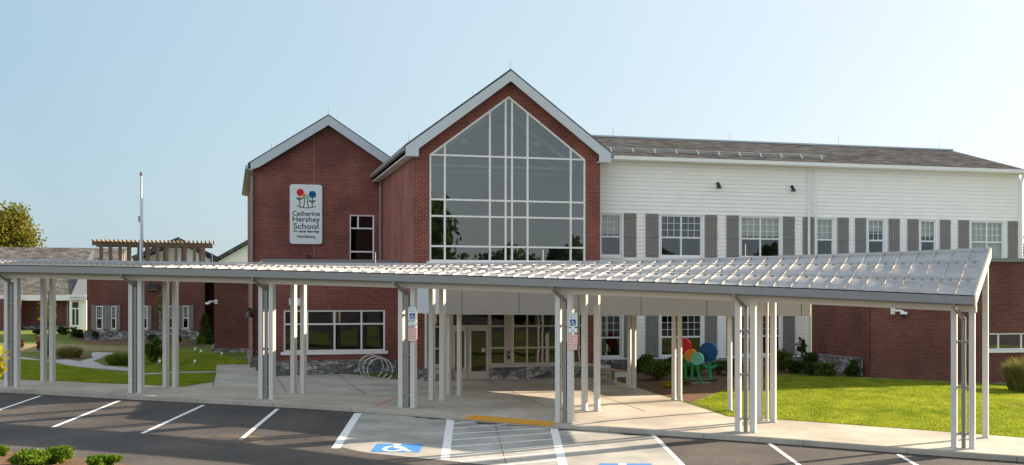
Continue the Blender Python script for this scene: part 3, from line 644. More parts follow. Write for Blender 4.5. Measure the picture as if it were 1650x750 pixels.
spout(S, gl-0.02, TL, 0.2, ZEL-0.25, 0.06, 'spout')
rods([(xm2, TL-0.3, ZPL+0.25), (gl+0.9, TL+1, gz(gl+0.9)+0.25)])
S.part('stone_base', MB().box(gl-0.12, gl+1.2, TL-0.12, TL-0.002, -0.4, SC.SZ(410,575,TL)[1]).box(gl-0.12, gl-0.002, TL, TL+10, -0.4, SC.SZ(410,575,TL)[1]), M['stone'])
xq = SC.S(506, TL); S.part('control_joint', MB().box(xq-0.02, xq+0.02, TL-0.003, TL+0.01, 5.4, gz(xq)-0.3), M['joint2'])
# --- one storey front of the brick gable
TF = SC.D(644, 0.0); fl = SC.S(428, TF)
wx0, wx1 = SC.S(457, TF), SC.S(620.5, TF); wz0, wz1 = SC.SZ(540, 566.5, TF)[1], SC.SZ(540, 500, TF)[1]; ZF = SC.SZ(540, 424, TF)[1]
w3 = MB(); holes_wall(w3, fl, -0.002, -0.4, ZF, [(wx0, wx1, wz0, wz1)], TF); w3.box(fl, fl+0.3, TF+0.302, TL-0.002, -0.4, ZF)
S.part('front_wall', w3, M['brick'])
window(S, wx0, wx1, wz0, wz1, TF+0.05, [SC.S(p, TF) for p in (495.4, 539.2, 582.6)], [SC.SZ(540, 522.5, TF)[1]], 'alum', 'glass_dark', 0.07, 4.0)
S.part('window_sill', MB().box(wx0-0.12, wx1+0.12, TF-0.08, TF+0.1, wz0-0.13, wz0-0.003), M['alum'])
S.part('stone_base', MB().box(fl-0.1, -0.14, TF-0.12, TF-0.002, -0.4, SC.SZ(540,580.5,TF)[1]), M['stone'])
S.part('roof_coping', MB().box(fl-0.15, -0.002, TF-0.2, TL-0.002, ZF+0.002, ZF+0.14), M['gutter'])

# --- white wing, facade at depth TR
TR = 1.2
rx1 = SC.S(1641, TR); ZER = SC.SZ(987, 258, TR)[1]; ZB2 = 5.0
rowtop = [(967,1001,0),(1064,1131,1),(1193,1257.5,1),(1315,1343,0),(1398,1425,0),(1482.5,1507.4,0),(1563.7,1616.6,1)]
shut = [(1005,1025),(1040,1060.6),(1135.5,1155),(1170,1190),(1261,1280),(1293,1311.5),(1349,1367),(1377.4,1395),(1431.4,1449),(1461.6,1479.5),(1514,1531),(1543.5,1560.8),(1623.3,1639.3)]
Z2 = (SC.SZ(1097,414,TR)[1], SC.SZ(1097,347,TR)[1]); Z1 = (SC.SZ(1097,574,TR)[1], SC.SZ(1097,574,TR)[1]+Z2[1]-Z2[0])
jx = SC.S(1306, TR)
H2 = [(SC.S(a,TR), SC.S(b,TR), *Z2) for a, b, d in rowtop]
H1 = [h[:2]+Z1 for h in H2[:3]]
w4 = MB(); x00 = SW+0.003
H1c = [(max(h[0], x00+0.3), *h[1:]) for h in H1]; H2c = [(max(h[0], x00+0.3), *h[1:]) for h in H2]
ZS0 = SC.SZ(1097, 578, TR)[1]
holes_wall(w4, x00, jx, ZS0, ZB2, H1c, TR, 0.175); holes_wall(w4, x00, rx1, ZB2, ZER, H2c, TR, 0.175)
w4.box(rx1-0.1, rx1, TR+0.003, TR+18, ZB2, ZER)
S.part('siding_wall', w4, M['siding'])
S.part('stone_base', MB().box(x00, jx+0.05, TR-0.12, TR+0.1, -0.4, ZS0-0.003), M['stone'])
for h, (a, b, d), bl, gl_ in [(*q, 'glass_win') for q in zip(H2c, rowtop, (0.47,0.0,0.47,0.50,0.30,0.42,0.95))]+[(*q, 'glass_dark') for q in zip(H1c, rowtop, (0.45,0.0,0.55))]:
    fr = sash(S, *h, TR+0.02, d, blind=bl, glass=gl_); a, b, c, d = h; tm = MB()
    tm.box(a-0.09, a-0.002, TR-0.05, TR+0.01, c, d); tm.box(b+0.002, b+0.10, TR-0.05, TR+0.01, c, d)
    tm.box(a-0.10, b+0.11, TR-0.06, TR+0.01, c-0.11, c-0.002); tm.box(a-0.10, b+0.11, TR-0.05, TR+0.01, d+0.002, d+0.07)
    S.part('casing', tm, M['trim'], parent=fr)
for a, b in shut: shutter(S, SC.S(a,TR), SC.S(b,TR), Z2[0]-0.03, Z2[1]+0.03, TR-0.03)
for a, b in shut[:5]: shutter(S, SC.S(a,TR), SC.S(b,TR), Z1[0]-0.03, Z1[1]+0.03, TR-0.03)
x_ = SC.S(1313, TR)
for nm, q in (('frieze_board', (x00, rx1, TR-0.06, TR+0.01, ZER-0.22, ZER-0.002)), ('corner_board', (rx1-0.05, rx1+0.08, TR-0.05, TR+0.1, ZB2, ZER-0.224)), ('corner_board', (jx-0.18, jx, TR-0.05, TR+0.01, ZS0, ZB2)), ('joint_board', (x_-0.06, x_+0.06, TR-0.05, TR+0.0, Z2[1]+0.1, ZER-0.224))): S.part(nm, MB().box(*q), M['trim'])
zpr = SC.SZ(1534, 243, TR+8)[1]; rxm = SC.S(1534, TR+8); rl = SW-2.0
rt = 0.09
r5 = MB(); a_, b_ = TR-0.42, TR+16.4; zz = ZER+0.12
r5.add([(SW+0.4,a_,zz),(rx1+0.35,a_,zz),(rx1+0.35,b_,zz),(SW+0.4,b_,zz),(SW-3.5,TR+8,zpr),(rxm,TR+8,zpr)], [(0,1,5,4),(1,2,5),(2,3,4,5),(3,0,4),(0,3,2,1)])
ro = S.part('roof', r5, M['shingle'])
S.part('ridge_cap', MB().bar((SW-3.5,TR+8,zpr+0.03),(rxm,TR+8,zpr+0.03),0.3,0.08), M['rake'], parent=ro)
gu = MB().box(SW+0.4, rx1+0.48, TR-0.56, TR-0.424, ZER-0.02, ZER+0.14).box(rx1+0.352, rx1+0.48, TR-0.42, TR+16, ZER-0.02, ZER+0.14).box(SW+0.003, rx1+0.3, TR-0.422, TR-0.062, ZER-0.06, ZER-0.004)
S.part('gutter', gu, M['trim'])
spout(S, SC.S(1302.3,TR), TR, ZB2-1, ZER-0.1, 0.06, 'trim'); spout(S, rx1+0.12, TR, ZB2+0.1, ZER-0.1, 0.07, 'trim')
kk = (zpr-zz)/8.42
sg_ = MB(); xa, xb = SC.S(975, TR), SC.S(1330, TR+1.5); yv = TR+1.4; zv = zz+kk*(yv-a_)+0.13
sg_.tube([(xa,yv,zv+0.03),(xb,yv,zv+0.03)], 0.025, 6); sg_.tube([(xa,yv-0.05,zv-0.05),(xb,yv-0.05,zv-0.05)], 0.02, 6)
for i in range(11): x = xa+0.6+(xb-xa-0.9)*i/10; sg_.bar((x,yv-0.25,zv-0.16),(x,yv,zv+0.05),0.06,0.03)
S.part('snow_rail', sg_, M['galv'], parent=ro)
rods([(SC.S(p, TR+8), TR+8, zpr+0.08) for p in (988, 1176, 1351, 1513)], ro)
# --- brick wing that steps forward on the right
bx = SC.S(1403, TB); jb = jx
bw0, bw1 = SC.S(1591, TB), SC.S(1680, TB); bz0, bz1 = SC.SZ(1620, 564, TB)[1], SC.SZ(1620, 537, TB)[1]
bxe = SC.S(1760, TB)
w6 = MB(); holes_wall(w6, bx, bxe, -1.0, ZB2-0.06, [(bw0, bw1, bz0, bz1)], TB); w6.box(bx-0.0, bx+0.3, TB+0.302, TR-0.15, -1.0, ZB2-0.06); w6.box(bx, bx+0.3, TB+0.12, TB+0.3, -1, ZB2-0.06)
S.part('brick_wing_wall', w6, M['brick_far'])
window(S, bw0, bw1, bz0, bz1, TB+0.04, [SC.S(1609.5,TB), SC.S(1646.5,TB)], [], 'alum', 'glass', 0.06, 1.5)
S.part('window_sill', MB().box(bw0-0.1, bw1+0.1, TB-0.07, TB+0.08, bz0-0.12, bz0-0.003), M['alum'])
S.part('flat_roof', MB().box(bx-0.08, bxe, TB-0.08, TR-0.06, ZB2-0.058, ZB2+0.10), M['gutter'])
S.part('foundation', MB().box(SC.S(1500,TB), bxe, TB-0.06, TB-0.002, -1.2, SC.SZ(1600,617,TB)[1]), M['kerb'])

# ------------------------------------------------------------------ grey entrance canopy
q1 = 4.0; zc0, zc1 = 2.80, 4.05
pA = CN.S(714, q1); pB = CN.S(1306, q1); pL = CN.S(664, q1+4.6)
E = Thing('entrance_canopy', CN, pA, q1, 0, 'grey panelled canopy over the entrance, standing on slim columns behind the covered walk', 'canopy')
deep_l, deep_r = 11.6, 8.0
pC = (pB-sin(B-CA)*9.0, q1+cos(B-CA)*9.0); pD = (pL+2.0, q1+11.0)
outline = [(pA,q1),(pB,q1),pC,pD,(pL,q1+4.6)]
f = MB()
xj = [pA]+[CN.S(p, q1) for p in (744.5, 836.3, 932.5, 1033, 1139, 1252, 1291.5)]+[pB]
for a, b in zip(xj, xj[1:]): f.box(a+0.012, b-0.012, q1, q1+0.05, zc0, zc1)
E.part('front_fascia', f, M['panel'])
def edge_panel(p, q, n):
    P, Q = Vector((*p, 0)), Vector((*q, 0)); mb = MB(); d = (Q-P); nn = Vector((-d.y, d.x, 0)).normalized()*0.05
    for i in range(n):
        a = P+d*(i/n+0.004); b = P+d*((i+1)/n-0.004)
        mb.add([(a.x,a.y,zc0),(b.x,b.y,zc0),(b.x,b.y,zc1),(a.x,a.y,zc1),(a.x+nn.x,a.y+nn.y,zc0),(b.x+nn.x,b.y+nn.y,zc0),(b.x+nn.x,b.y+nn.y,zc1),(a.x+nn.x,a.y+nn.y,zc1)],
               [(0,1,2,3),(7,6,5,4),(0,4,5,1),(1,5,6,2),(2,6,7,3),(3,7,4,0)])
    return mb
E.part('side_fascia', edge_panel((pB,q1+0.06),pC,4), M['panel'], fix=True); E.part('side_fascia', edge_panel((pL,q1+4.6),(pA,q1+0.02),3), M['rake'], fix=True)  # left face takes the paler trim colour, painting in its extra sky light
E.part('side_fascia', edge_panel(pD,(pL,q1+4.6),3), M['panel'], fix=True)
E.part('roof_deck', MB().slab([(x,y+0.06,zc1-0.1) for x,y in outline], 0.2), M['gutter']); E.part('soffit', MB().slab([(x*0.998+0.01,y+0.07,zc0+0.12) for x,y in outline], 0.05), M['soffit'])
bk = MB()
for a, b in zip(xj[1:-1], xj[1:-1]): bk.box(a-0.014, a+0.014, q1+0.02, q1+0.04, zc0, zc1)
E.part('panel_joint', bk, M['joint'])
cw = 0.165
cw = 0.13
for px, py in ((687.3,614),(723,636),(740,644.3),(1014.2,625),(1021.8,626),(1086,645),(1095.4,646),(1176,670)):
    X, Y, z = on_ground(px, py); a, b = CN.L(X, Y)
    if b < q1+0.1: b = q1+0.25; a = CN.S(px, b); z = float(G(*CN.W(a, b)[:2]))
    E.part('column', MB().box(a-cw/2, a+cw/2, b-cw/2, b+cw/2, z-0.05, zc0+0.08).box(a-0.10, a+0.10, b-0.10, b+0.10, z+0.01, z+0.03), M['col'])

# ------------------------------------------------------------------ covered walk
cw = 0.165
KP = Thing('covered_walk', CN, CN.S(910,0), 0, 0, 'long sheet-metal covered walk on paired cream columns along the kerb', 'canopy')
QE, QR = -0.45, 2.5
eave_pts = [(CN.S(p, QE), CN.SZ(p, y, QE)[1]) for p, y in ((0,427),(400,434.4),(800,446),(1200,460),(1569,476.5))]
ridge_pts = [(CN.S(p, QR), CN.SZ(p, y, QR)[1]) for p, y in ((0,421.5),(400,427),(620,428),(800,426.5),(970,423.8),(1200,418.5),(1596,402))]
ex_, ez_ = zip(*eave_pts); rx_, rz_ = zip(*ridge_pts)
ce = np.polyfit(ex_, ez_, 2); cr = np.polyfit(rx_, rz_, 2)
ze_ = lambda p: float(np.polyval(ce, p)) if p > ex_[0] else float(np.polyval(ce, ex_[0]))+0.02*(ex_[0]-p)
zr_ = lambda p: float(np.polyval(cr, p)) if p > rx_[0] else float(np.polyval(cr, rx_[0]))+0.01*(rx_[0]-p)
pe = CN.S(1569.5, QE); pr = CN.S(1596, QR); P0 = -37.0
def RZ(p, q): t = (q-QE)/(QR-QE); return ze_(p)*(1-t)+zr_(p)*t
NS = 84; pitch = (pe-P0)/NS
rfm = MB(); smb = MB()
for i in range(NS):
    a, b = P0+i*pitch, P0+(i+1)*pitch
    da = (pr-pe)*0
    for j in range(3):
        c, d = QE+(QR-QE)*j/3, QE+(QR-QE)*(j+1)/3
        k = len(rfm.v); rfm.v += [(a,c,RZ(a,c)),(b,c,RZ(b,c)),(b,d,RZ(b,d)),(a,d,RZ(a,d)),(a,c,RZ(a,c)-0.10),(b,c,RZ(b,c)-0.10),(b,d,RZ(b,d)-0.10),(a,d,RZ(a,d)-0.10)]
        rfm.f += [(k,k+1,k+2,k+3),(k+7,k+6,k+5,k+4)]
    if i: smb.bar((a,QE+0.02,RZ(a,QE+0.02)+0.022),(a,QR-0.01,RZ(a,QR-0.01)+0.022),0.022,0.045)
ro = KP.part('roof', rfm, M['roofmetal'], two=(smb, M['seam']))
rg = MB()
for i in range(NS): a, b = P0+i*pitch, P0+(i+1)*pitch; rg.bar((a,QR,zr_(a)+0.01),(b,QR,zr_(b)+0.01),0.10,0.11)
KP.part('ridge_flashing', rg, M['roofmetal'], parent=ro)
for qf in (0.27, 0.66):
    rail = MB(); tabs = MB(); q = QE+(QR-QE)*qf
    for i in range(NS):
        a, b = P0+i*pitch, P0+(i+1)*pitch
        if i == NS-1: b -= 0.06
        for dz in (0.085, 0.135): rail.tube([(a,q-0.0+(dz-0.085)*0.3,RZ(a,q)+dz),(b,q+(dz-0.085)*0.3,RZ(b,q)+dz)], 0.018, 5, closed_ends=(i == NS-1))
        m_ = (a+b)/2; tabs.box(m_-0.055, m_+0.055, q-0.012, q-0.004, RZ(m_,q)+0.03, RZ(m_,q)+0.10)
        if i: tabs.box(a-0.02, a+0.02, q-0.03, q+0.03, RZ(a,q)+0.03, RZ(a,q)+0.07)
    KP.part('snow_rail', rail, M['galv'], parent=ro, two=(tabs, M['bracket']))
gt = MB(); bm_ = MB(); bm2 = MB(); sf = MB()
for i in range(NS):
    a, b = P0+i*pitch, P0+(i+1)*pitch
    for (q0, q1_, t0, t1, mbx) in ((QE-0.12,QE+0.03,-0.03,-0.26,gt),(QE+0.031,QE+0.06,-0.10,-0.30,gt),(-0.10,0.10,-0.262,-0.475,bm_),(2.2,2.4,-0.14,-0.34,bm2)):
        za, zb = (ze_(a), ze_(b)) if q0 < 1 else (zr_(a), zr_(b))
        k = len(mbx.v)
        for x, z in ((a,za),(b,zb)): mbx.v += [(x,q0,z+t1),(x,q1_,z+t1),(x,q1_,z+t0),(x,q0,z+t0)]
        mbx.f += [(k+0,k+4,k+5,k+1),(k+1,k+5,k+6,k+2),(k+2,k+6,k+7,k+3),(k+3,k+7,k+4,k+0)]
        if i == NS-1: mbx.f.append((k+4,k+7,k+6,k+5))
    sf.add([(a,QE+0.06,ze_(a)-0.262),(b,QE+0.06,ze_(b)-0.262),(b,QR,zr_(b)-0.13),(a,QR,zr_(a)-0.13)], [(3,2,1,0)])
KP.part('gutter', gt, M['gutter'], fix=True); KP.part('beam', bm_, M['beam'], fix=True); KP.part('beam', bm2, M['beam'], fix=True); KP.part('soffit', sf, M['beam'])
KP.part('end_board', MB().add([(pe+0.002,QE-0.08,ze_(pe)-0.32),(pe+0.002,QR+0.06,zr_(pe)-0.24),(pe+0.002,QR+0.06,zr_(pe)+0.07),(pe+0.002,QE-0.08,ze_(pe)+0.03),
                            (pe+0.06,QE-0.08,ze_(pe)-0.32),(pe+0.06,QR+0.06,zr_(pe)-0.24),(pe+0.06,QR+0.06,zr_(pe)+0.07),(pe+0.06,QE-0.08,ze_(pe)+0.03)],
                           [(0,1,2,3),(7,6,5,4),(0,4,5,1),(1,5,6,2),(2,6,7,3),(3,7,4,0)]), M['beam'], fix=True)
def column(a, b, top):
    z = float(G(*CN.W(a, b)[:2])); KP.part('column', MB().box(a-cw/2, a+cw/2, b-cw/2, b+cw/2, z-0.1, top).box(a-0.115, a+0.115, b-0.115, b+0.115, z+0.01, z+0.028), M['col']); return z
front = [(12,27.6,20),(212.4,227,219.5),(422,438.7,430),(647,666.5,657),(900,919.5,910.5),(1189.5,1213.7,1202),(1537.5,1566.5,1553)]
FC = []
for a, b, d in front:
    sa, sb_, sd_ = CN.S(a,0), CN.S(b,0), CN.S(d,0.0)
    for s_ in (sa, sb_): z = column(s_, 0, ze_(s_)-0.47)
    FC.append((sa, sb_))
    zt = ze_(sd_)-0.26
    ds = KP.part('downspout', MB().bar((sd_-0.2,QE-0.045,zt+0.02),(sd_-0.2,QE-0.045,zt-0.1),0.09,0.09).bar((sd_-0.2,QE-0.045,zt-0.06),(sd_,-0.03,zt-0.42),0.09,0.09).bar((sd_,0,zt-0.38),(sd_,0,z+0.01),0.115,0.115), M['spout'])
    for hz in (0.42, 1.75, 3.05): KP.part('strap', MB().box(sa+cw/2, sb_-cw/2, -0.075, 0.075, z+hz-0.025, z+hz+0.025), M['spout'], parent=ds)
for px in (70.4,84.5,267.4,282.5,473.3,489,696,713,942,962,1224,1246,1588): s_ = CN.S(px, 2.3); column(s_, 2.3, zr_(s_)-0.33)
s_ = CN.S(1236, 2.45); z = float(G(*CN.W(s_, 2.45)[:2])); KP.part('back_downspout', MB().bar((s_,2.45,z),(s_,2.45,zr_(s_)-0.2),0.075,0.075), M['col'])
# wiring rods of the lightning protection
for px in (155, 342, 605, 875, 1201): s_ = CN.S(px, QR); KP.part('lightning_rod', MB().tube([(s_,QR,zr_(s_)+0.04),(s_,QR,zr_(s_)+0.46)], 0.012, 5), M['galv'])
lr = MB().tube([(pe-0.95,QR-0.12,zr_(pe-0.95)+0.09),(pe-0.6,QR-0.3,RZ(pe-0.6,QR-0.3)+0.12),(pe-0.3,QR-0.62,RZ(pe-0.3,QR-0.62)+0.06)], 0.02, 5)
KP.part('bond_cable', lr, M['galv'])

# ------------------------------------------------------------------ signs
def text_mb(txt, size, x, z, y, thick=0.004, shear=0.0, width=None, bold=0.0, align='CENTER'):
    cu = bpy.data.curves.new('lettering', 'FONT'); cu.body = txt; cu.size = size; cu.align_x = align; cu.resolution_u = 3; cu.shear = shear; cu.offset = bold
    o = bpy.data.objects.new('lettering', cu); col.objects.link(o); dg = bpy.context.evaluated_depsgraph_get(); me = o.evaluated_get(dg).to_mesh()
    vs = [tuple(v.co) for v in me.vertices]; fs = [tuple(p.vertices) for p in me.polygons]; o.evaluated_get(dg).to_mesh_clear()
    bpy.data.objects.remove(o); bpy.data.curves.remove(cu)
    k = 1.0
    if width: ww = max(v[0] for v in vs)-min(v[0] for v in vs); k = width/ww
    return MB().add([(x+v[0]*k, y, z+v[1]) for v in vs], fs)
def rounded(x0, x1, z0, z1, r, n=6):
    out = []
    for cx_, cz_, a0_ in ((x1-r,z0+r,-90),(x1-r,z1-r,0),(x0+r,z1-r,90),(x0+r,z0+r,180)):
        out += [(cx_+r*cos(R(a0_+90*i/n)), cz_+r*sin(R(a0_+90*i/n))) for i in range(n+1)]
    return out
sx0, sz1 = SC.SZ(467, 297, TL-0.1); sx1 = SC.S(519, TL-0.1); sz0 = SC.SZ(493, 393.5, TL-0.1)[1]; sxm = (sx0+sx1)/2; SWd = sx1-sx0; SHt = sz1-sz0
WS = Thing('wall_sign', SC, sxm, TL-0.1, sz0, 'tall white sign with a coloured flower emblem and dark lettering on the brick gable', 'sign')
WS.part('board', MB().prism(rounded(sx0, sx1, sz0, sz1, 0.13), TL-0.12, TL-0.02), M['signwhite'])
ys = TL-0.124
def sp(u, v): return sx0+u*SWd, sz1-v*SHt
for txt, v, size, wdt, mt, sh in (('Catherine',0.525,0.105,0.86,'ink',0),('Hershey',0.625,0.115,0.85,'ink',0),('School',0.745,0.125,0.78,'ink',0),('for early learning',0.805,0.055,0.80,'inkgreen',0.25),('Harrisburg',0.895,0.062,0.56,'inkgreen',0)):
    x, z = sp(0.5, v); WS.part('lettering', text_mb(txt, size*SHt*1.05, x, z, ys, shear=sh, width=wdt*SWd, bold=0.006), M[mt])
em = {}
def blob(u, v, r, mt): x, z = sp(u, v); WS.part('emblem', MB().add([(x+r*SWd*cos(2*pi*i/28), ys+em.setdefault('y', 0), z+r*SWd*sin(2*pi*i/28)) for i in range(28)], [tuple(range(28))]), M[mt])
def stroke(pp, wd, mt):
    m_ = MB()
    for (u, v), (u2, v2) in zip(pp, pp[1:]):
        a, b = sp(u, v), sp(u2, v2); m_.bar((a[0],ys+0.002,a[1]),(b[0],ys+0.002,b[1]),0.004,wd*SWd,up=(0,-1,0)) if False else None
        d = Vector((b[0]-a[0], b[1]-a[1])); n_ = Vector((-d.y, d.x)).normalized()*wd*SWd/2
        m_.add([(a[0]-n_.x,ys+0.001,a[1]-n_.y),(b[0]-n_.x,ys+0.001,b[1]-n_.y),(b[0]+n_.x,ys+0.001,b[1]+n_.y),(a[0]+n_.x,ys+0.001,a[1]+n_.y)], [(0,1,2,3)])
    WS.part('emblem', m_, M[mt])
stroke([(0.29,0.17),(0.30,0.28),(0.32,0.385)], 0.03, 'inkgreen'); stroke([(0.45,0.22),(0.45,0.31),(0.42,0.385)], 0.03, 'inkgreen'); stroke([(0.55,0.24),(0.55,0.32),(0.58,0.385)], 0.03, 'inkgreen'); stroke([(0.70,0.20),(0.69,0.29),(0.69,0.385)], 0.03, 'inkgreen')
stroke([(0.21,0.355),(0.32,0.385),(0.5,0.395),(0.68,0.385),(0.81,0.365)], 0.025, 'ink')
for u0, v0, s1 in ((0.30,0.26,-1),(0.30,0.26,1),(0.69,0.30,-1),(0.69,0.30,1)): stroke([(u0,v0),(u0+s1*0.06,v0-0.022),(u0+s1*0.10,v0-0.035)], 0.045, 'inkgreen')
for u, v, r, mt, dy in ((0.32,0.135,0.115,'red',-0.002),(0.70,0.165,0.115,'navy',-0.002),(0.45,0.195,0.075,'amber',-0.003),(0.55,0.21,0.075,'aqua',-0.004)): em['y'] = dy; blob(u, v, r, mt)

def wheelchair(mb, x, z, s, y):
    def ln(ps, wd):
        for (u, v), (u2, v2) in zip(ps, ps[1:]):
            d = Vector((u2-u, v2-v)); n_ = Vector((-d.y, d.x)).normalized()*wd/2
            mb.add([(x+(u-n_.x)*s,y,z+(v-n_.y)*s),(x+(u2-n_.x)*s,y,z+(v2-n_.y)*s),(x+(u2+n_.x)*s,y,z+(v2+n_.y)*s),(x+(u+n_.x)*s,y,z+(v+n_.y)*s)], [(0,1,2,3)])
    ln([(-0.06,0.36),(-0.02,0.36)], 0.14); ln([(-0.05,0.28),(-0.02,-0.02),(0.16,-0.02),(0.28,-0.32),(0.36,-0.29)], 0.09); ln([(-0.03,0.12),(0.14,0.12)], 0.07)
    ln([(-0.06+0.25*cos(a), -0.12+0.25*sin(a)) for a in np.linspace(R(110), R(350), 12)], 0.08)
def parking_sign(s_, px0, px1, ys_, label):
    yq = -cw/2-0.02; x0, x1 = CN.S(px0, yq), CN.S(px1, yq); xm_ = (x0+x1)/2; zz = [CN.SZ((px0+px1)/2, y, yq)[1] for y in ys_]
    T = Thing('parking_sign', CN, xm_, yq, zz[5], label, 'sign'); wdt = x1-x0
    def plate(z0, z1, face, rim, nm):
        b = T.part(nm, MB().prism(rounded(x0, x1, z0, z1, 0.03, 3), yq-0.004, yq+0.012), M[rim])
        T.part('face', MB().prism(rounded(x0+0.012, x1-0.012, z0+0.012, z1-0.012, 0.02, 3), yq-0.007, yq-0.0045), M[face], parent=b); return b
    yt = yq-0.010
    p1 = plate(zz[1], zz[0], 'signwhite', 'signgreen', 'reserved_plate'); h = zz[0]-zz[1]
    for i, t_ in enumerate(('RESERVED', 'PARKING')): T.part('lettering', text_mb(t_, 0.075, xm_, zz[0]-0.095-0.085*i, yt, width=wdt*0.80), M['signgreen'], parent=p1)
    zc = zz[1]+h*0.32; sq = h*0.22
    T.part('blue_square', MB().box(xm_-sq, xm_+sq, yq-0.010, yq-0.0075, zc-sq, zc+sq), M['signblue'], parent=p1)
    wc = MB(); wheelchair(wc, xm_, zc, sq*2.0, yq-0.013); T.part('wheelchair_symbol', wc, M['signwhite'], parent=p1)
    p2 = plate(zz[3], zz[2], 'signwhite', 'signgreen', 'van_plate')
    for i, t_ in enumerate(('VAN', 'ACCESSIBLE')): T.part('lettering', text_mb(t_, 0.055, xm_, zz[2]-0.078-0.07*i, yt, width=wdt*(0.3 if i == 0 else 0.75)), M['signgreen'], parent=p2)
    p3 = plate(zz[5], zz[4], 'signpink', 'inkred', 'penalty_plate'); hh = zz[4]-zz[5]
    for i, t_ in enumerate(('VIOLATORS', 'SUBJECT TO', 'FINE AND TOWING', 'MIN. FINE $50', 'MAX. FINE $200')): T.part('lettering', text_mb(t_, hh*0.12, xm_, zz[4]-hh*(0.2+0.165*i), yt, width=wdt*0.74), M['inkred'], parent=p3)
parking_sign(0, 657.6, 671.3, (494.5,517.3,518,526.5,527.5,550.5), 'accessible parking sign stack on the column in front of the bike racks')
parking_sign(1, 915.8, 930.5, (503.8,527.8,528.5,537.6,538.6,564.5), 'accessible parking sign stack on the column at the right end of the yellow strip')

# ------------------------------------------------------------------ lamps and cameras on the walls
def flood(px, py, t, label, s=1.0):
    x, z = SC.SZ(px, py, t); T = Thing('flood_lamp', SC, x, t, z, label, 'lamp')
    T.part('mount', MB().disc((x,t-0.05,z+0.10*s), 0.07*s, (0,1,0), 0.09, 12), M['black'])
    T.part('arm', MB().tube([(x,t-0.06,z+0.1*s),(x,t-0.16,z+0.06*s),(x,t-0.2,z)], 0.02, 6), M['black'])
    T.part('lamp_head', MB().tube([(x,t-0.2,z+0.05*s),(x,t-0.22,z-0.12*s)], 0.06*s, 10, 0.13*s), M['black'], smooth=False)
flood(1156, 300, TR-0.02, 'small dark flood lamp on the white siding, nearer the great gable'); flood(1275.5, 305, TR-0.02, 'small dark flood lamp on the white siding beside the downspout')
flood(497, 417, TL, 'black lamp low on the brick gable beneath the flower sign', 1.2)
def seccam(fr, a, b, z, dirx, label):
    T = Thing('security_camera', fr, a, b, z, label, 'camera')
    T.part('bracket', MB().box(a-0.09, a+0.09, b-0.06, b, z-0.12, z+0.14), M['signwhite'])
    T.part('arm', MB().tube([(a,b-0.05,z+0.02),(a+dirx*0.3,b-0.12,z+0.03),(a+dirx*0.42,b-0.2,z-0.03)], 0.05, 8), M['signwhite'])
    c = (a+dirx*0.42, b-0.2)
    h = T.part('housing', MB().tube([(*c,z-0.02),(*c,z-0.12)], 0.14, 14, 0.16), M['signwhite'])
    T.part('dome', MB().tube([(*c,z-0.12),(*c,z-0.2),(*c,z-0.24)], 0.11, 12, 0.04), M['black'], parent=h, smooth=True)
x, z = SC.SZ(1438, 502, TB); seccam(SC, x, TB, z, 1, 'white dome camera on the corner of the low brick wing')
x, z = SC.SZ(475, 487, TF); T = Thing('wall_light', SC, x, TF, z, 'white box light above the wide window of the brick front', 'lamp')
T.part('body', MB().box(x-0.24, x+0.24, TF-0.14, TF, z-0.14, z+0.16), M['signwhite']); T.part('lens', MB().box(x-0.18, x+0.18, TF-0.12, TF-0.03, z-0.17, z-0.141), M['blind'])

# ------------------------------------------------------------------ left classroom wing with roof pergola, hall beyond
TC = 46.0
def gnd(a, b): X, Y, _ = SC.W(a, b); return float(G(X, Y))
TC = SC.L(*[(250-CX)/F*98, 98])[1]
cx0, cx1 = SC.S(140, TC), SC.S(330, TC); zb = gnd(cx0, TC)
TD = SC.L(*[(372-CX)/F*82.0, 82.0])[1]; dx0 = SC.S(345, TD); dx1 = SC.S(404, TD)+3
CWg = Thing('classroom_wing', SC, cx0, TC, 0, 'low red brick classroom wing with sage shutters below a roof pergola', 'building')
ZCt = SC.SZ(250, 431, TC)[1]
wins = [(154.5,165.5),(178.5,187.5),(230,238),(270,279),(294,304)]
Zc = (SC.SZ(250,530,TC)[1], SC.SZ(250,493,TC)[1])
Hc = [(SC.S(a,TC), SC.S(b,TC), *Zc) for a, b in wins]
m1 = MB(); holes_wall(m1, cx0, cx1, -0.5, ZCt, Hc, TC); m1.box(cx1-0.3, cx1, TC+0.13, TC+3, -0.5, ZCt); m1.box(cx0, cx0+0.3, TC+0.13, TC+14, -0.5, ZCt)
m1.box(cx1, dx0+0.3, TC+2.5, TC+2.8, -0.5, ZCt)
m1.box(dx0, dx1, TD, TD+0.3, -0.8, ZCt-0.6); m1.box(dx0, dx0+0.3, TD+0.302, TC+2.5, -0.8, ZCt-0.6)
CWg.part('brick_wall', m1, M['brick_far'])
zst_ = SC.SZ(250, 533, TC)[1]
CWg.part('stone_base', MB().box(cx0-0.15, cx1+0.1, TC-0.2, TC-0.002, -0.5, zst_).box(dx0-0.12, dx1, TD-0.15, TD-0.002, -0.8, SC.SZ(372,562,TD)[1]).box(dx0-0.15, dx0-0.002, TD, TC, -0.8, SC.SZ(372,562,TD)[1]), M['stone'])
for h in Hc: sash(CWg, *h, TC+0.02, False, blind=0.5, glass='glass_dark')
for a, b in ((147,154),(166,178),(188,194),(238.5,244),(256,264),(286,293),(304.5,312)): shutter(CWg, SC.S(a,TC), SC.S(b,TC), Zc[0]-0.05, Zc[1]+0.05, TC-0.03, 'shutter_far')
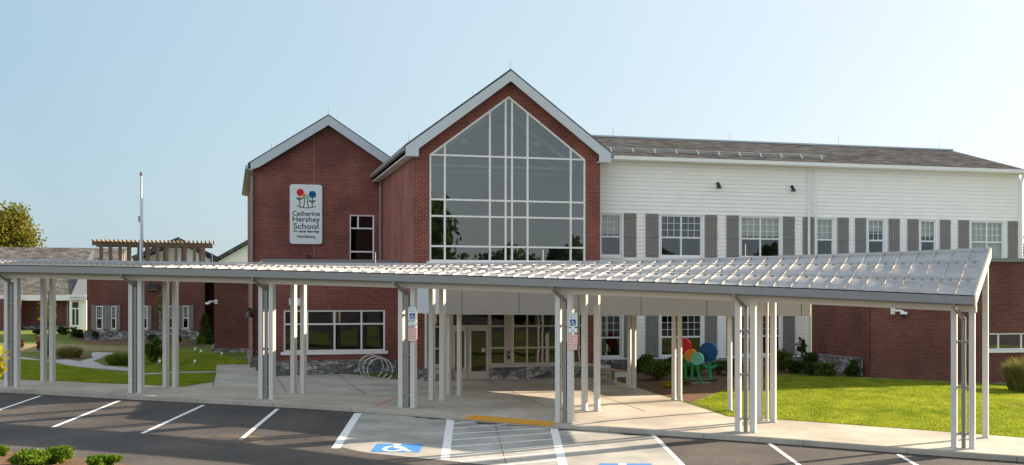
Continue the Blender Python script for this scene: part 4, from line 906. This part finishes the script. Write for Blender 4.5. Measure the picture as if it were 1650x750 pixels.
CWg.part('window_sill', MB().box(Hc[0][0]-0.1, Hc[0][1]+0.1, TC-0.22, TC, Zc[0]-0.13, Zc[0]-0.01).box(Hc[1][0]-0.1, Hc[1][1]+0.1, TC-0.22, TC, Zc[0]-0.13, Zc[0]-0.01).box(Hc[2][0]-0.1, Hc[2][1]+0.1, TC-0.22, TC, Zc[0]-0.13, Zc[0]-0.01).box(Hc[4][0]-0.1, Hc[4][1]+0.1, TC-0.22, TC, Zc[0]-0.13, Zc[0]-0.01), M['kerb'])
CWg.part('flat_roof', MB().box(cx0-0.2, cx1+4, TC-0.2, TC+16, ZCt+0.002, ZCt+0.3), M['gutter'])
x, z = SC.SZ(247, 462, TC); T = Thing('wall_light', SC, x, TC, z, 'dark wedge light high on the distant classroom wing wall', 'lamp')
T.part('body', MB().prism([(x-0.35,z-0.2),(x+0.35,z-0.2),(x+0.28,z+0.25),(x-0.28,z+0.25)], TC-0.4, TC), M['black']); T.part('lens', MB().box(x-0.25,x+0.25,TC-0.36,TC-0.05,z-0.23,z-0.201), M['blind'])
x, z = SC.SZ(345, 487, TD); seccam(SC, x+0.1, TD, z, -1, 'white dome camera on the dark brick corner left of the brick gable')
x, z = SC.SZ(402.5, 503, TL-0.2); flood(402, 505, TL-0.25, 'dark lamp at the left edge of the brick gable above the paving', 1.6)
# pergola
TP = TC+4.0; px0, px1 = SC.S(163, TP), SC.S(328, TP); zb = ZCt+0.3; dpt = 3.2
PG = Thing('pergola', SC, px0, TP, zb, 'brown timber pergola standing on the classroom wing roof behind the flagpole', 'pergola')
zt0 = SC.SZ(163, 396, TP)[1]
for i in range(12):
    x = px0+(px1-px0)*i/11; PG.part('post', MB().box(x-0.11, x+0.11, TP-0.11, TP+0.11, zb, zt0), M['wood'])
    if i % 2 == 0: PG.part('post', MB().box(x+0.25, x+0.45, TP+dpt, TP+dpt+0.22, zb, zt0), M['wood'])
PG.part('beam', MB().box(px0-0.6, px1+0.6, TP-0.10, TP+0.10, zt0+0.002, zt0+0.26), M['wood']); PG.part('beam', MB().box(px0-0.6, px1+0.6, TP+dpt, TP+dpt+0.2, zt0+0.002, zt0+0.26), M['wood'])
for i in range(30): x = px0-0.5+(px1-px0+1.2)*i/29; PG.part('rafter', MB().box(x-0.045, x+0.045, TP-0.9, TP+dpt+0.9, zt0+0.262, zt0+0.42), M['wood'])
# hall at the far left
TH = SC.L(*[(60-CX)/F*118, 118])[1]
fx0, fx1 = SC.S(-60, TH), SC.S(111, TH)
FH = Thing('far_hall', SC, fx0, TH, 0, 'far brick hall with a big pale shingle roof at the left edge', 'building')
zeh = SC.SZ(60, 478, TH)[1]; zrh = SC.SZ(60, 399, TH+9)[1]
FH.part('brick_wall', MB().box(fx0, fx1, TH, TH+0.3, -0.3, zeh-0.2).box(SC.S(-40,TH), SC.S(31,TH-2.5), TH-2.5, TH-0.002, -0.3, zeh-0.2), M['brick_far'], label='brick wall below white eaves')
FH.part('stone_base', MB().box(fx0, fx1, TH-0.15, TH-0.002, -0.3, SC.SZ(60,525,TH)[1]), M['stone'])
FH.part('eaves_board', MB().box(fx0, SC.S(140,TH), TH-0.9, TH-0.65, zeh-0.35, zeh+0.12), M['trim'])
rr = MB(); xe = SC.S(140, TH-0.8)
rr.add([(fx0-20,TH-0.8,zeh),(xe,TH-0.8,zeh),(SC.S(206,TH+9),TH+9,zrh),(fx0-20,TH+9,zrh),(xe+4,TH+18,zeh),(fx0-20,TH+18,zeh)], [(0,1,2,3),(3,2,4,5),(1,4,2)])
FH.part('roof', rr, M['shingle_pale'])
b0, b1 = SC.S(112, TH-1), SC.S(139.5, TH-1)
bay = MB().box(b0, b1, TH-1, TH+1, -0.3, zeh-0.36); FH.part('white_bay', bay, M['siding'])
FH.part('bay_roof', MB().add([(SC.S(111,TH-1.3),TH-1.4,zeh-0.3),(SC.S(141,TH-1.3),TH-1.4,zeh-0.3),(SC.S(141,TH),TH+7,zeh+4.2),(SC.S(136,TH),TH+7,zeh+4.2)],[(0,1,2,3)]), M['gutter'])
wb0, wb1 = SC.S(116.5, TH-1), SC.S(126.5, TH-1)
f = MB(); zA, zB = SC.SZ(120,524,TH-1)[1], SC.SZ(120,487,TH-1)[1]; f.box(wb0-0.15,wb1+0.15,TH-1.05,TH-1.002,zA-0.15,zB+0.15)
wf = FH.part('window', f, M['trim']); FH.part('pane', MB().box(wb0,(wb0+wb1)/2-0.04,TH-1.06,TH-1.052,zA,zB-0.6).box((wb0+wb1)/2+0.04,wb1,TH-1.06,TH-1.052,zA,zB-0.6).box(wb0,wb1,TH-1.06,TH-1.052,zB-0.5,zB), M['black'], parent=wf)
spout(FH, SC.S(109,TH), TH, 0.5, zeh-0.4, 0.09, 'gutter')
# small white gabled house behind
TG = SC.L(*[(390-CX)/F*140, 140])[1]
hA, hB = SC.S(352, TG), SC.S(450, TG); zA = SC.SZ(390, 440, TG)[1]; hm = SC.S(425, TG); zpk = SC.SZ(425, 380, TG)[1]; zev = SC.SZ(352,421,TG)[1]
HG = Thing('white_house', SC, hm, TG, 0, 'white sided gable end peeping out left of the brick gable', 'building')
hw = MB(); hw.prism([(hA,0),(hB,0),(hB,zev),(hm,zpk),(hA,zev)], TG, TG+10); HG.part('siding_wall', hw, M['siding'])
HG.part('roof', MB().prism([(hA-0.8,zev-0.4),(hm,zpk+0.1),(hm,zpk+0.5),(hA-0.8,zev)], TG-0.6, TG+10).prism([(hB+0.8,zev-0.4),(hm,zpk+0.1),(hm,zpk+0.5),(hB+0.8,zev)], TG-0.6, TG+10), M['shingle'])
TG2 = TG+6; hA, hB = SC.S(225, TG2), SC.S(345, TG2); hm = SC.S(290, TG2); zev = SC.SZ(250,420,TG2)[1]; zpk = SC.SZ(285,392,TG2)[1]
HG = Thing('white_house', SC, hm, TG2, 0, 'white gabled building with a dark roof seen through the pergola posts', 'building')
HG.part('siding_wall', MB().prism([(hA,0),(hB,0),(hB,zev),(hm,zpk),(hA,zev)], TG2, TG2+10), M['siding'])
HG.part('roof', MB().prism([(hA-0.8,zev-0.3),(hm,zpk+0.1),(hm,zpk+0.5),(hA-0.8,zev+0.2)], TG2-3.6, TG2+10).prism([(hB+0.8,zev-0.3),(hm,zpk+0.1),(hm,zpk+0.5),(hB+0.8,zev+0.2)], TG2-0.6, TG2+10), M['shingle'])
# flagpole
X, Y = (227.5-CX)/F*72, 72.0; z = float(G(X, Y)); zt = CAMZ+(HZ-283)/F*Y
FP = Thing('flagpole', None, X, Y, z, 'bare silver flagpole standing in front of the roof pergola', 'flagpole')
FP.part('pole', MB().tube([(X,Y,z),(X,Y,zt)], 0.10, 12, 0.055), M['pole'], smooth=True); FP.part('truck', MB().tube([(X,Y,zt),(X,Y,zt+0.16)], 0.09, 12), M['gutter'])
FP.part('halyard', MB().tube([(X+0.10,Y-0.06,zt-0.1),(X+0.13,Y-0.09,zt-2),(X+0.16,Y-0.1,z+1.2)], 0.012, 5), M['galv']); FP.part('cleat', MB().box(X-0.13,X-0.07,Y-0.05,Y+0.05,zt-2.4,zt-2.1), M['gutter'])

# ------------------------------------------------------------------ bench, bike racks, sculpture, drain, markers
for (px, py), lb in (((598,607),'steel hoop bike rack furthest left and nearest the stone wall'),((605.4,610),'steel hoop bike rack in the middle of the three'),((612.6,613.5),'steel hoop bike rack furthest right and nearest the kerb')):
    X, Y, z = on_ground(px, py); T = Thing('bike_rack', WORLD, X, Y, z, lb, 'bike rack')
    r = 0.49; h0 = 0.42
    T.part('hoop', MB().tube([(X+r*sin(a),Y+0.10*sin(a),z+h0+r*-cos(a)) for a in np.linspace(R(42), R(318), 26)], 0.028, 8), M['galv'], smooth=True)
    ft = MB()
    for a in (R(42), R(318)):
        xx, yy = X+r*sin(a), Y+0.10*sin(a); ft.tube([(xx,yy,z+0.012),(xx,yy,z+0.03)], 0.085, 12); ft.tube([(xx,yy,z+0.03),(xx,yy,z+0.075)], 0.03, 8)
    T.part('foot_plate', ft, M['galv'])
X, Y, z = on_ground(1001, 620); a, b = SC.L(X, Y)
BN = Thing('bench', SC, a, b, z, 'cream steel bench with brown slats at the edge of the paving by the entrance', 'bench')
L_ = 2.6; w_ = 0.5; hs = 0.50
for y in (b, b+L_):
    BN.part('end_frame', MB().box(a-w_/2, a-w_/2+0.05, y-0.03, y+0.03, z-0.02, z+hs).box(a+w_/2-0.05, a+w_/2, y-0.03, y+0.03, z-0.02, z+hs).box(a-w_/2+0.05, a+w_/2-0.05, y-0.028, y+0.028, z+hs-0.2, z+hs-0.003), M['col'])
for i in range(5): x = a-w_/2+0.01+i*0.1; BN.part('slat', MB().box(x, x+0.085, b-0.02, b+L_+0.02, z+hs, z+hs+0.035), M['benchslat'])
BN.part('arm_rest', MB().box(a-w_/2, a+w_/2, b+L_-0.02, b+L_+0.03, z+hs+0.036, z+hs+0.16), M['col'])
# flower sculpture
Xs, Ys, zs_ = on_ground(1128, 618)
FS = Thing('flower_sculpture', WORLD, Xs, Ys, zs_, 'four-flower steel sculpture with red, orange, teal and blue discs in the mulch bed', 'sculpture')
ax = Vector((-0.42, -1, 0)); mm = Ys/F
def fpt(px, py): return Vector(((px-CX)*mm, Ys, CAMZ-(py-HZ)*mm))
for nm, px, py, r, mt, dy, bp in (('red',1100.5,559,13.6,'red',0.25,1104),('orange',1113.5,573,10.0,'amber',0.05,1113),('teal',1124,578,10.0,'teal',-0.3,1130),('blue',1141.5,567.5,15.0,'navy',0.1,1143)):
    c = fpt(px, py)+Vector((0, dy, 0)); g0 = fpt(bp, 618)+Vector((0, dy*0.4, 0))
    FS.part(nm+'_disc', MB().disc(c, r*mm*1.03, ax, 0.16, 40), M[mt])
    mid = (c+g0)/2+Vector(((0.10 if nm != 'teal' else -0.10), 0, 0)); cc = c-Vector((0,0,r*mm*0.6))
    ptsb = [cc.lerp(mid, t).lerp(mid.lerp(g0, t), t) for t in np.linspace(0, 1, 8)]
    stm = FS.part('stem', MB().tube(ptsb, 0.042, 8, 0.055), M['stem'], smooth=True)
    if nm in ('red', 'blue'):
        lf = MB(); q = ptsb[4]
        for sg in (-1, 1):
            out = [(0,0),(0.15,0.0),(0.30,0.08),(0.40,0.22),(0.24,0.19),(0.09,0.10)]
            lf.prism([(q.x+sg*u*0.8, q.z+0.1+v*0.8) for u, v in out], q.y-0.03, q.y+0.03)
        FS.part('leaf', lf, M['stem'], parent=stm)
FS.part('base_rail', MB().tube([(fpt(px, py)) for px, py in ((1096,612),(1108,616.5),(1125,618.5),(1142,617.5),(1158,613))], 0.06, 8), M['black'], smooth=True).location.z += 0.07
FS.part('footing', MB().box(Xs-0.45, Xs+0.45, Ys-0.16, Ys+0.16, zs_-0.1, zs_+0.06), M['kerb'])
# drain
X, Y, z = on_lot(368, 710); T = Thing('drain_inlet', CN, *CN.L(X, Y), z, 'square storm drain inlet with iron grate in the asphalt', 'drain'); a, b = CN.L(X, Y)
def lotslab(x0, x1, y0, y1, dz, th): return MB().slab([(x, y, float(LOT(*CN.W(x, y)[:2]))+dz) for x, y in ((x0,y0),(x1,y0),(x1,y1),(x0,y1))], th)
for q in ((a-0.95,a+0.95,b-0.50,b-0.38),(a-0.95,a+0.95,b+0.38,b+0.50),(a-0.95,a-0.82,b-0.377,b+0.377),(a+0.82,a+0.95,b-0.377,b+0.377)): T.part('rim', lotslab(*q, 0.012, 0.06), M['dirt'])
gm_ = MB()
for i in range(16): q = lotslab(a-0.80+i*0.1, a-0.75+i*0.1, b-0.37, b+0.37, 0.010, 0.04); gm_.add(q.v, q.f)
T.part('grate', gm_, M['black'])
struct(drape('sand_stain', LP((318,709),(350,703),(395,701),(425,704),(418,711),(385,716),(350,717),(322,714)), LOT, M['dirt'], 0.005, 0.5))
for (px, py), lb in (((255,590),'small white marker flag nearest the path, left of the others'),((312,590),'small white marker flag beside the thin concrete path'),((312.5,569),'small white marker flag out on the grass, below the conical evergreen'),((322,573),'small white marker flag just right of another on the grass'),((355.5,577),'small white marker flag against the stone base')):
    X, Y, z = on_ground(px, py); T = Thing('marker_flag', WORLD, X, Y, z, lb, 'flag', 'marker flags in the lawn')
    T.part('stake', MB().tube([(X,Y,z-0.03),(X,Y,z+0.30)], 0.012, 5), M['galv']); T.part('pennant', MB().add([(X,Y,z+0.16),(X+0.12,Y,z+0.22),(X+0.11,Y+0.02,z+0.31),(X,Y,z+0.31)],[(0,1,2,3)]), M['signwhite'])

# ------------------------------------------------------------------ plants
def leaf_cloud(n, centre, rad, size, shape='ellipsoid', hollow=0.45, lumps=7, flat=0.0, up=0.0):
    """many small two-triangle leaves through an uneven crown"""
    c = np.array(centre); rad = np.array(rad)
    lc = rng.normal(size=(lumps, 3)); lc /= np.linalg.norm(lc, axis=1)[:, None]; lc *= rng.uniform(0.35, 0.72, (lumps, 1)); lr = rng.uniform(0.34, 0.55, lumps)
    if shape == 'cone': lc = None
    P = []
    while len(P) < n:
        m = n*3
        if shape == 'cone':
            h = rng.uniform(0, 1, m)**1.4; a = rng.uniform(0, 2*pi, m); rr = (1-h)*np.sqrt(rng.uniform(hollow, 1.05, m))*(1+0.13*np.sin(a*5+h*9))
            p = np.stack([rr*np.cos(a), rr*np.sin(a), h*2-1], -1)
        else:
            i = rng.integers(0, lumps, m); d = rng.normal(size=(m, 3)); d /= np.linalg.norm(d, axis=1)[:, None]
            p = lc[i]+d*lr[i][:, None]*rng.uniform(hollow, 1.1, (m, 1))
            if flat: p = p[p[:, 2] > -flat]
        P.extend(p.tolist())
    P = np.array(P[:n])*rad+c
    d = rng.normal(size=(n, 3)); d[:, 2] = np.abs(d[:, 2])*(1+up); d /= np.linalg.norm(d, axis=1)[:, None]
    s = np.cross(d, rng.normal(size=(n, 3))); s /= np.linalg.norm(s, axis=1)[:, None]
    L = size*rng.uniform(0.6, 1.4, (n, 1)); Wd = L*0.33
    v = np.stack([P-d*L/2, P+s*Wd, P+d*L/2, P-s*Wd], 1).reshape(-1, 3)
    mb = MB(); mb.v = [tuple(x) for x in v.tolist()]; mb.f = [(4*i, 4*i+1, 4*i+2, 4*i+3) for i in range(n)]; return mb
def stems(x, y, z, h, spread, n, r=0.02):
    mb = MB()
    for i in range(n):
        a = rng.uniform(0, 2*pi); e = rng.uniform(0.3, 1)*spread
        mb.tube([(x,y,z-0.05),(x+e*0.4*cos(a),y+e*0.4*sin(a),z+h*0.5),(x+e*cos(a),y+e*sin(a),z+h*rng.uniform(0.75,1.0))], r, 5, r*0.3)
    return mb
def shrub(name, px, py, wpx, hpx, label, leaf='leaf', n=900, size=0.11, cat='shrub', lot=False, shape='ellipsoid', tip=None, group=None):
    X, Y, z = (on_lot if lot else on_ground)(px, py); k = Y/F; wd, h = wpx*k, hpx*k
    T = Thing(name, WORLD, X, Y, z, label, cat, group)
    T.part('stem', stems(X, Y, z, h*0.8, wd*0.35, 7, 0.012+0.006*h), M['bark'])
    if shape == 'cone': T.part('foliage', leaf_cloud(n, (X,Y,z+h*0.5), (wd/2,wd/2,h*0.52), size, 'cone'), M[leaf])
    else: T.part('foliage', leaf_cloud(n, (X,Y,z+h*0.5), (wd/2*1.05,wd/2*0.9,h*0.52), size, hollow=0.2, lumps=9), M[leaf])
    if tip: T.part('tip_foliage', leaf_cloud(int(n*0.35), (X-wd*0.12,Y-wd*0.1,z+h*0.72), (wd*0.22,wd*0.22,h*0.3), size, 'cone'), M[tip], label='rust coloured upper foliage')
    return T
def grass_clump(name, px, py, wpx, hpx, label, leaf='leaf_grass', n=500, lot=False, cat='ornamental grass'):
    X, Y, z = on_ground(px, py); k = Y/F; wd, h = wpx*k, hpx*k; T = Thing(name, WORLD, X, Y, z, label, cat); mb = MB()
    for i in range(n):
        a = rng.uniform(0, 2*pi); r0 = wd*0.36*math.sqrt(rng.uniform(0,1)); e = wd*0.22*rng.uniform(0.1,1)+h*0.12; hh = h*rng.uniform(0.4,1.05)*(1-0.9*(r0/wd)**1.2)
        p0 = Vector((X+r0*cos(a),Y+r0*sin(a),z)); p1 = p0+Vector((e*0.45*cos(a),e*0.45*sin(a),hh*0.75)); p2 = p0+Vector((e*cos(a),e*sin(a),hh))
        b_ = rng.uniform(0, 2*pi); s = Vector((cos(b_),sin(b_),0))*0.014
        k_ = len(mb.v); mb.v += [tuple(q) for q in (p0-s,p0+s,p1+s,p1-s,p2)]; mb.f += [(k_,k_+1,k_+2,k_+3),(k_+3,k_+2,k_+4)]
    T.part('blades', mb, M[leaf]); return T
def tree(name, X, Y, h, cr, ch, label, leaf, n, size, trunk_r=0.25, z=None, group=None):
    z = float(G(X, Y)) if z is None else z
    T = Thing(name, WORLD, X, Y, z, label, 'tree', group); tr_ = MB()
    tr_.tube([(X,Y,z-0.1),(X+0.05,Y,z+h*0.3),(X,Y+0.1,z+h*0.62)], trunk_r, 10, trunk_r*0.4)
    for i in range(9):
        a = i*2.4; q = z+h*(0.28+0.03*i); tr_.tube([(X,Y,q),(X+cr*0.4*cos(a),Y+cr*0.4*sin(a),q+ch*0.22),(X+cr*0.75*cos(a),Y+cr*0.75*sin(a),q+ch*0.38)], trunk_r*0.35, 6, trunk_r*0.08)
    T.part('trunk', tr_, M['bark'])
    T.part('crown', leaf_cloud(n, (X,Y,z+h-ch*0.5), (cr,cr,ch*0.55), size, hollow=0.35, lumps=16), M[leaf]); return T
# left garden
shrub('garden_bush', 248, 585, 34, 42, 'leafy green bush in the left garden in front of the classroom windows', 'leaf', 1300, 0.16)
shrub('conical_evergreen', 332, 555, 30, 48, 'dark conical evergreen with a rust top against the brick corner', 'leaf', 2600, 0.18, 'evergreen', shape='cone', tip='leaf_red')
grass_clump('grass_mound', 200, 588, 62, 22, 'broad green mound of grass beside the gravel path', 'leaf_mound', 2600)
grass_clump('grass_mound', 112, 577, 42, 22, 'reddish green tall grass in the small mulch bed', 'leaf_grass', 900)
for px, py, wp, hp, lb in ((60,540,14,10,'small dark shrub below the far hall wall'),(101,540,20,12,'low dark shrub left of the white bay'),(124,545,26,18,'rounded dark shrub in front of the white bay'),(153,548,14,15,'small round shrub against the classroom wing stone base'),(246,550,14,10,'low shrub below the middle classroom windows'),(287,552,10,12,'small rusty shrub below the last classroom window')):
    shrub('low_shrub', px, py, wp, hp, lb, 'leaf_dark' if 'rusty' not in lb else 'leaf_red', 420, 0.22)
shrub('dry_shrub', 62, 566, 14, 24, 'sparse rusty shrub at the lawn edge left of the sapling', 'leaf_red', 260, 0.12)
shrub('dry_shrub', 35, 562, 12, 20, 'sparse rusty shrub beside the first column', 'leaf_red', 220, 0.12)
def sapling(px, py, hpx, wpx, label, leaf, n, bag=False):
    X, Y, z = on_ground(px, py); k = Y/F; h = hpx*k; T = Thing('sapling', WORLD, X, Y, z, label, 'tree'); m_ = MB()
    m_.tube([(X,Y,z-0.05),(X+0.06,Y,z+h*0.5),(X,Y,z+h*0.97)], 0.06, 8, 0.02)
    for i in range(14): a = i*2.4; q = z+h*(0.35+0.04*i); e = wpx*k*0.5*(1-i/20); m_.tube([(X,Y,q),(X+e*cos(a),Y+e*sin(a),q+e*0.7)], 0.022, 5, 0.006)
    T.part('trunk', m_, M['bark']); T.part('crown', leaf_cloud(n, (X,Y,z+h*0.68), (wpx*k/2,wpx*k/2,h*0.36), 0.2, hollow=0.5, lumps=14), M[leaf])
    if bag: T.part('watering_bag', MB().tube([(X,Y,z),(X,Y,z+0.35),(X,Y,z+0.9)], 0.28, 12, 0.1), M['bag'], smooth=True)
sapling(78, 572, 108, 36, 'thin young tree with sparse yellow leaves and a green watering bag', 'leaf_yellow', 260, True)
sapling(262, 560, 92, 30, 'slender young tree with sparse leaves in front of the classroom windows', 'leaf', 260)
# bed along the white wing
bed = [(1040,598,42,22,'leaf','dense green shrub at the left end of the bed below the white wing'),(1062,612,52,22,'leaf','spreading green shrub at the plaza edge beside the slim paired columns'),(1082,600,30,20,'leaf_dark','dark shrub behind the red sculpture disc'),(1115,606,44,18,'leaf','green shrub behind the sculpture stems'),(1160,604,34,18,'leaf','green shrub right of the sculpture'),(1182,606,26,22,'leaf','shrub half hidden by the paired front columns'),(1258,600,34,26,'leaf','tall green shrub right of the back column pair'),(1282,602,30,18,'leaf_dark','dark shrub below the last white siding strip'),(1310,605,28,28,'leaf_dark','dark upright shrub at the corner of siding and brick'),(1330,607,34,18,'leaf','low green shrub in front of the sloping stone wall'),(1374,607,22,19,'leaf_dark','round dark shrub at the end of the sloping stone wall')]
for px, py, wp, hp, lf, lb in bed: shrub('bed_shrub', px, py, wp*1.15, hp*1.35, lb, lf, 2200, 0.11)
shrub('dry_shrub', 1105, 622, 20, 10, 'low yellowing plant at the front of the sculpture bed', 'leaf_grass', 250, 0.09); shrub('dry_shrub', 1075, 626, 34, 13, 'low yellow green plant beside the paving edge', 'leaf_yellow', 380, 0.09)
sapling(1291, 592, 46, 20, 'spindly dark-leaved sapling against the white corner board', 'leaf_dark', 90)
grass_clump('grass_bush', 1652, 632, 66, 62, 'tall feathery grass bush at the right edge by the brick wing', 'leaf_grass', 3200)
# sloping stone wall in front of the brick wing
q0 = SC.W(jx+0.3, TR-0.3); wa = (bx-0.35, TR-0.4); wb_ = (bx-0.35, SC.D(1380, bx-0.35))
SWl = Thing('stone_wall', SC, wa[0], wa[1], 0, 'low grey stone wall beside the shaded side of the brick wing', 'wall')
z0a, z0b = -0.12, -0.08
SWl.part('wall_body', MB().add([(wa[0],wa[1],z0a-0.4),(wb_[0],wb_[1],z0b-0.4),(wb_[0],wb_[1],z0b+0.85),(wa[0],wa[1],z0a+0.9),(wa[0]+0.3,wa[1],z0a-0.4),(wb_[0]+0.3,wb_[1],z0b-0.4),(wb_[0]+0.3,wb_[1],z0b+0.85),(wa[0]+0.3,wa[1],z0a+0.9)],[(0,1,2,3),(7,6,5,4),(0,4,5,1),(1,5,6,2),(2,6,7,3),(3,7,4,0)]), M['stone'], fix=True)
SWl.part('cap_stone', MB().add([(wa[0]-0.04,wa[1],z0a+0.902),(wb_[0]-0.04,wb_[1]-0.04,z0b+0.852),(wb_[0]-0.04,wb_[1]-0.04,z0b+0.95),(wa[0]-0.04,wa[1],z0a+1.0),(wa[0]+0.33,wa[1],z0a+0.902),(wb_[0]+0.33,wb_[1]-0.04,z0b+0.852),(wb_[0]+0.33,wb_[1]-0.04,z0b+0.95),(wa[0]+0.33,wa[1],z0a+1.0)],[(0,1,2,3),(7,6,5,4),(0,4,5,1),(1,5,6,2),(2,6,7,3),(3,7,4,0)]), M['stone'], fix=True)
# foreground planting island
isl = LP((-60,722),(10,727),(60,737),(120,738),(150,742),(200,749),(260,758),(200,790),(-60,790))
struct(drape('mulch_bed', isl, LOT, M['mulch'], 0.02, 0.4))
for px, py, wp, hp, lb in ((2,736,20,14,'bright green juniper at the very left edge of the foreground mulch'),(42,752,72,24,'wide bright green juniper in the foreground mulch'),(95,748,50,24,'bright green juniper overlapping the wide one, on its right'),(168,758,46,20,'bright green juniper mound standing apart furthest right in the foreground')):
    shrub('juniper', px, py, wp*1.1, hp*1.3, lb, 'leaf_juniper', 6000, 0.065, 'juniper', lot=True)
X, Y, z = on_lot(-14, 700); T = Thing('yellow_shrub', WORLD, X, Y, z, 'yellow leaved shrub cut by the left edge beside the first columns', 'shrub'); hh = (700-560)*Y/F
T.part('stem', stems(X, Y, z, hh, 0.35, 5), M['bark']); T.part('foliage', leaf_cloud(160, (X,Y,z+hh*0.8), (0.42,0.4,hh*0.24), 0.13, hollow=0.2), M['leaf_yellow'])
# trees beyond
X, Y = (12-CX)/F*160, 160.0; tree('autumn_tree', X, Y, CAMZ+(HZ-334)/F*Y-0.6, 3.6, 8.5, 'yellowing broad tree behind the far hall roof at the left edge', 'leaf_autumn', 9000, 0.34, 0.4)
X, Y = (1668-CX)/F*120, 120.0; tree('dark_tree', X, Y, CAMZ+(HZ-375)/F*Y, 2.2, 7, 'dark tree just past the right end of the white wing', 'leaf_dark', 2500, 0.3, 0.3)
# trees across the car park, seen only in the window glass
for X, Y, h, cr, ch, lb in ((28,-26,17,5.5,13,'tall dark tree mirrored at the left of the great gable window'),(22,-30,15,5,12,'tall tree mirrored left of the tallest one in the gable window'),(47,-22,10,4.2,8,'broad tree mirrored at the right of the gable window'),(56,-18,10,4,8,'tree mirrored at the far right of the gable window'),(35,-32,9.6,5.5,8,'low dark tree mirrored beside the tall ones in the gable window'),(41,-28,9.0,5.5,7.5,'low dark tree mirrored in the middle of the gable window'),(64,-6,11,4,9,'tree mirrored in the white wing windows'),(72,-2,9,5,8,'tree mirrored at the right end of the white wing windows'),(12,-40,9,6,7,'wide tree mirrored in the left windows'),(-8,-30,9,5,7,'tree mirrored in the wide window of the brick front')):
    tree('roadside_tree', X, Y, h, cr, ch, lb, 'leaf_dark', 8000, 0.75, 0.3, z=-1.0)

# ------------------------------------------------------------------ grass: short blades where the lawn is near
def grass_patch(poly, n, name):
    P = np.array(poly); lo, hi = P.min(0), P.max(0); out = []
    while len(out) < n:
        q = rng.uniform(lo, hi, (n, 2)); x, y = q[:, 0], q[:, 1]; ins = np.zeros(n, bool); j = len(P)-1
        for i in range(len(P)):
            c = ((P[i,1] > y) != (P[j,1] > y)) & (x < (P[j,0]-P[i,0])*(y-P[i,1])/(P[j,1]-P[i,1]+1e-12)+P[i,0]); ins ^= c; j = i
        out.extend(q[ins].tolist())
    q = np.array(out[:n]); z = G(q[:, 0], q[:, 1]); a = rng.uniform(0, 2*pi, n); h = rng.uniform(0.025, 0.07, n); wd = rng.uniform(0.008, 0.018, n)
    ln = rng.uniform(-0.05, 0.05, (n, 2))
    dx, dy = np.cos(a)*wd, np.sin(a)*wd
    v = np.empty((n, 3, 3)); v[:, 0] = np.stack([q[:, 0]-dx, q[:, 1]-dy, z-0.005], -1); v[:, 1] = np.stack([q[:, 0]+dx, q[:, 1]+dy, z-0.005], -1); v[:, 2] = np.stack([q[:, 0]+ln[:, 0], q[:, 1]+ln[:, 1], z+h], -1)
    me = bpy.data.meshes.new(name); me.vertices.add(n*3); me.vertices.foreach_set('co', v.ravel()); me.loops.add(n*3); me.loops.foreach_set('vertex_index', np.arange(n*3, dtype=np.int32))
    me.polygons.add(n); me.polygons.foreach_set('loop_start', np.arange(0, n*3, 3, dtype=np.int32)); me.polygons.foreach_set('loop_total', np.full(n, 3, dtype=np.int32)); me.update(); me.validate()
    me.materials.append(M['blade']); o = bpy.data.objects.new(name, me); col.objects.link(o); o['kind'] = 'stuff'
    tag(o, 'short sunlit grass of the lawn' if name == 'lawn_grass' else 'short grass of the left garden', 'grass')
grass_patch(GP((1120,650),(1175,671))+[CN.W(CN.S(1235,2.9),2.95)[:2], CN.W(12.5,2.95)[:2]]+GP((1700,625),(1500,618),(1403,612),(1300,607),(1200,613)), 230000, 'lawn_grass')
grass_patch([CN.W(-33,2.95)[:2], CN.W(CN.S(284,2.9),2.95)[:2]]+GP((342,616),(347,602),(222,606),(150,596),(80,586),(20,578)), 110000, 'garden_grass')
grass_patch(GP((345,597),(348,589),(408,587),(345,570),(240,562),(226,600)), 50000, 'garden_grass')
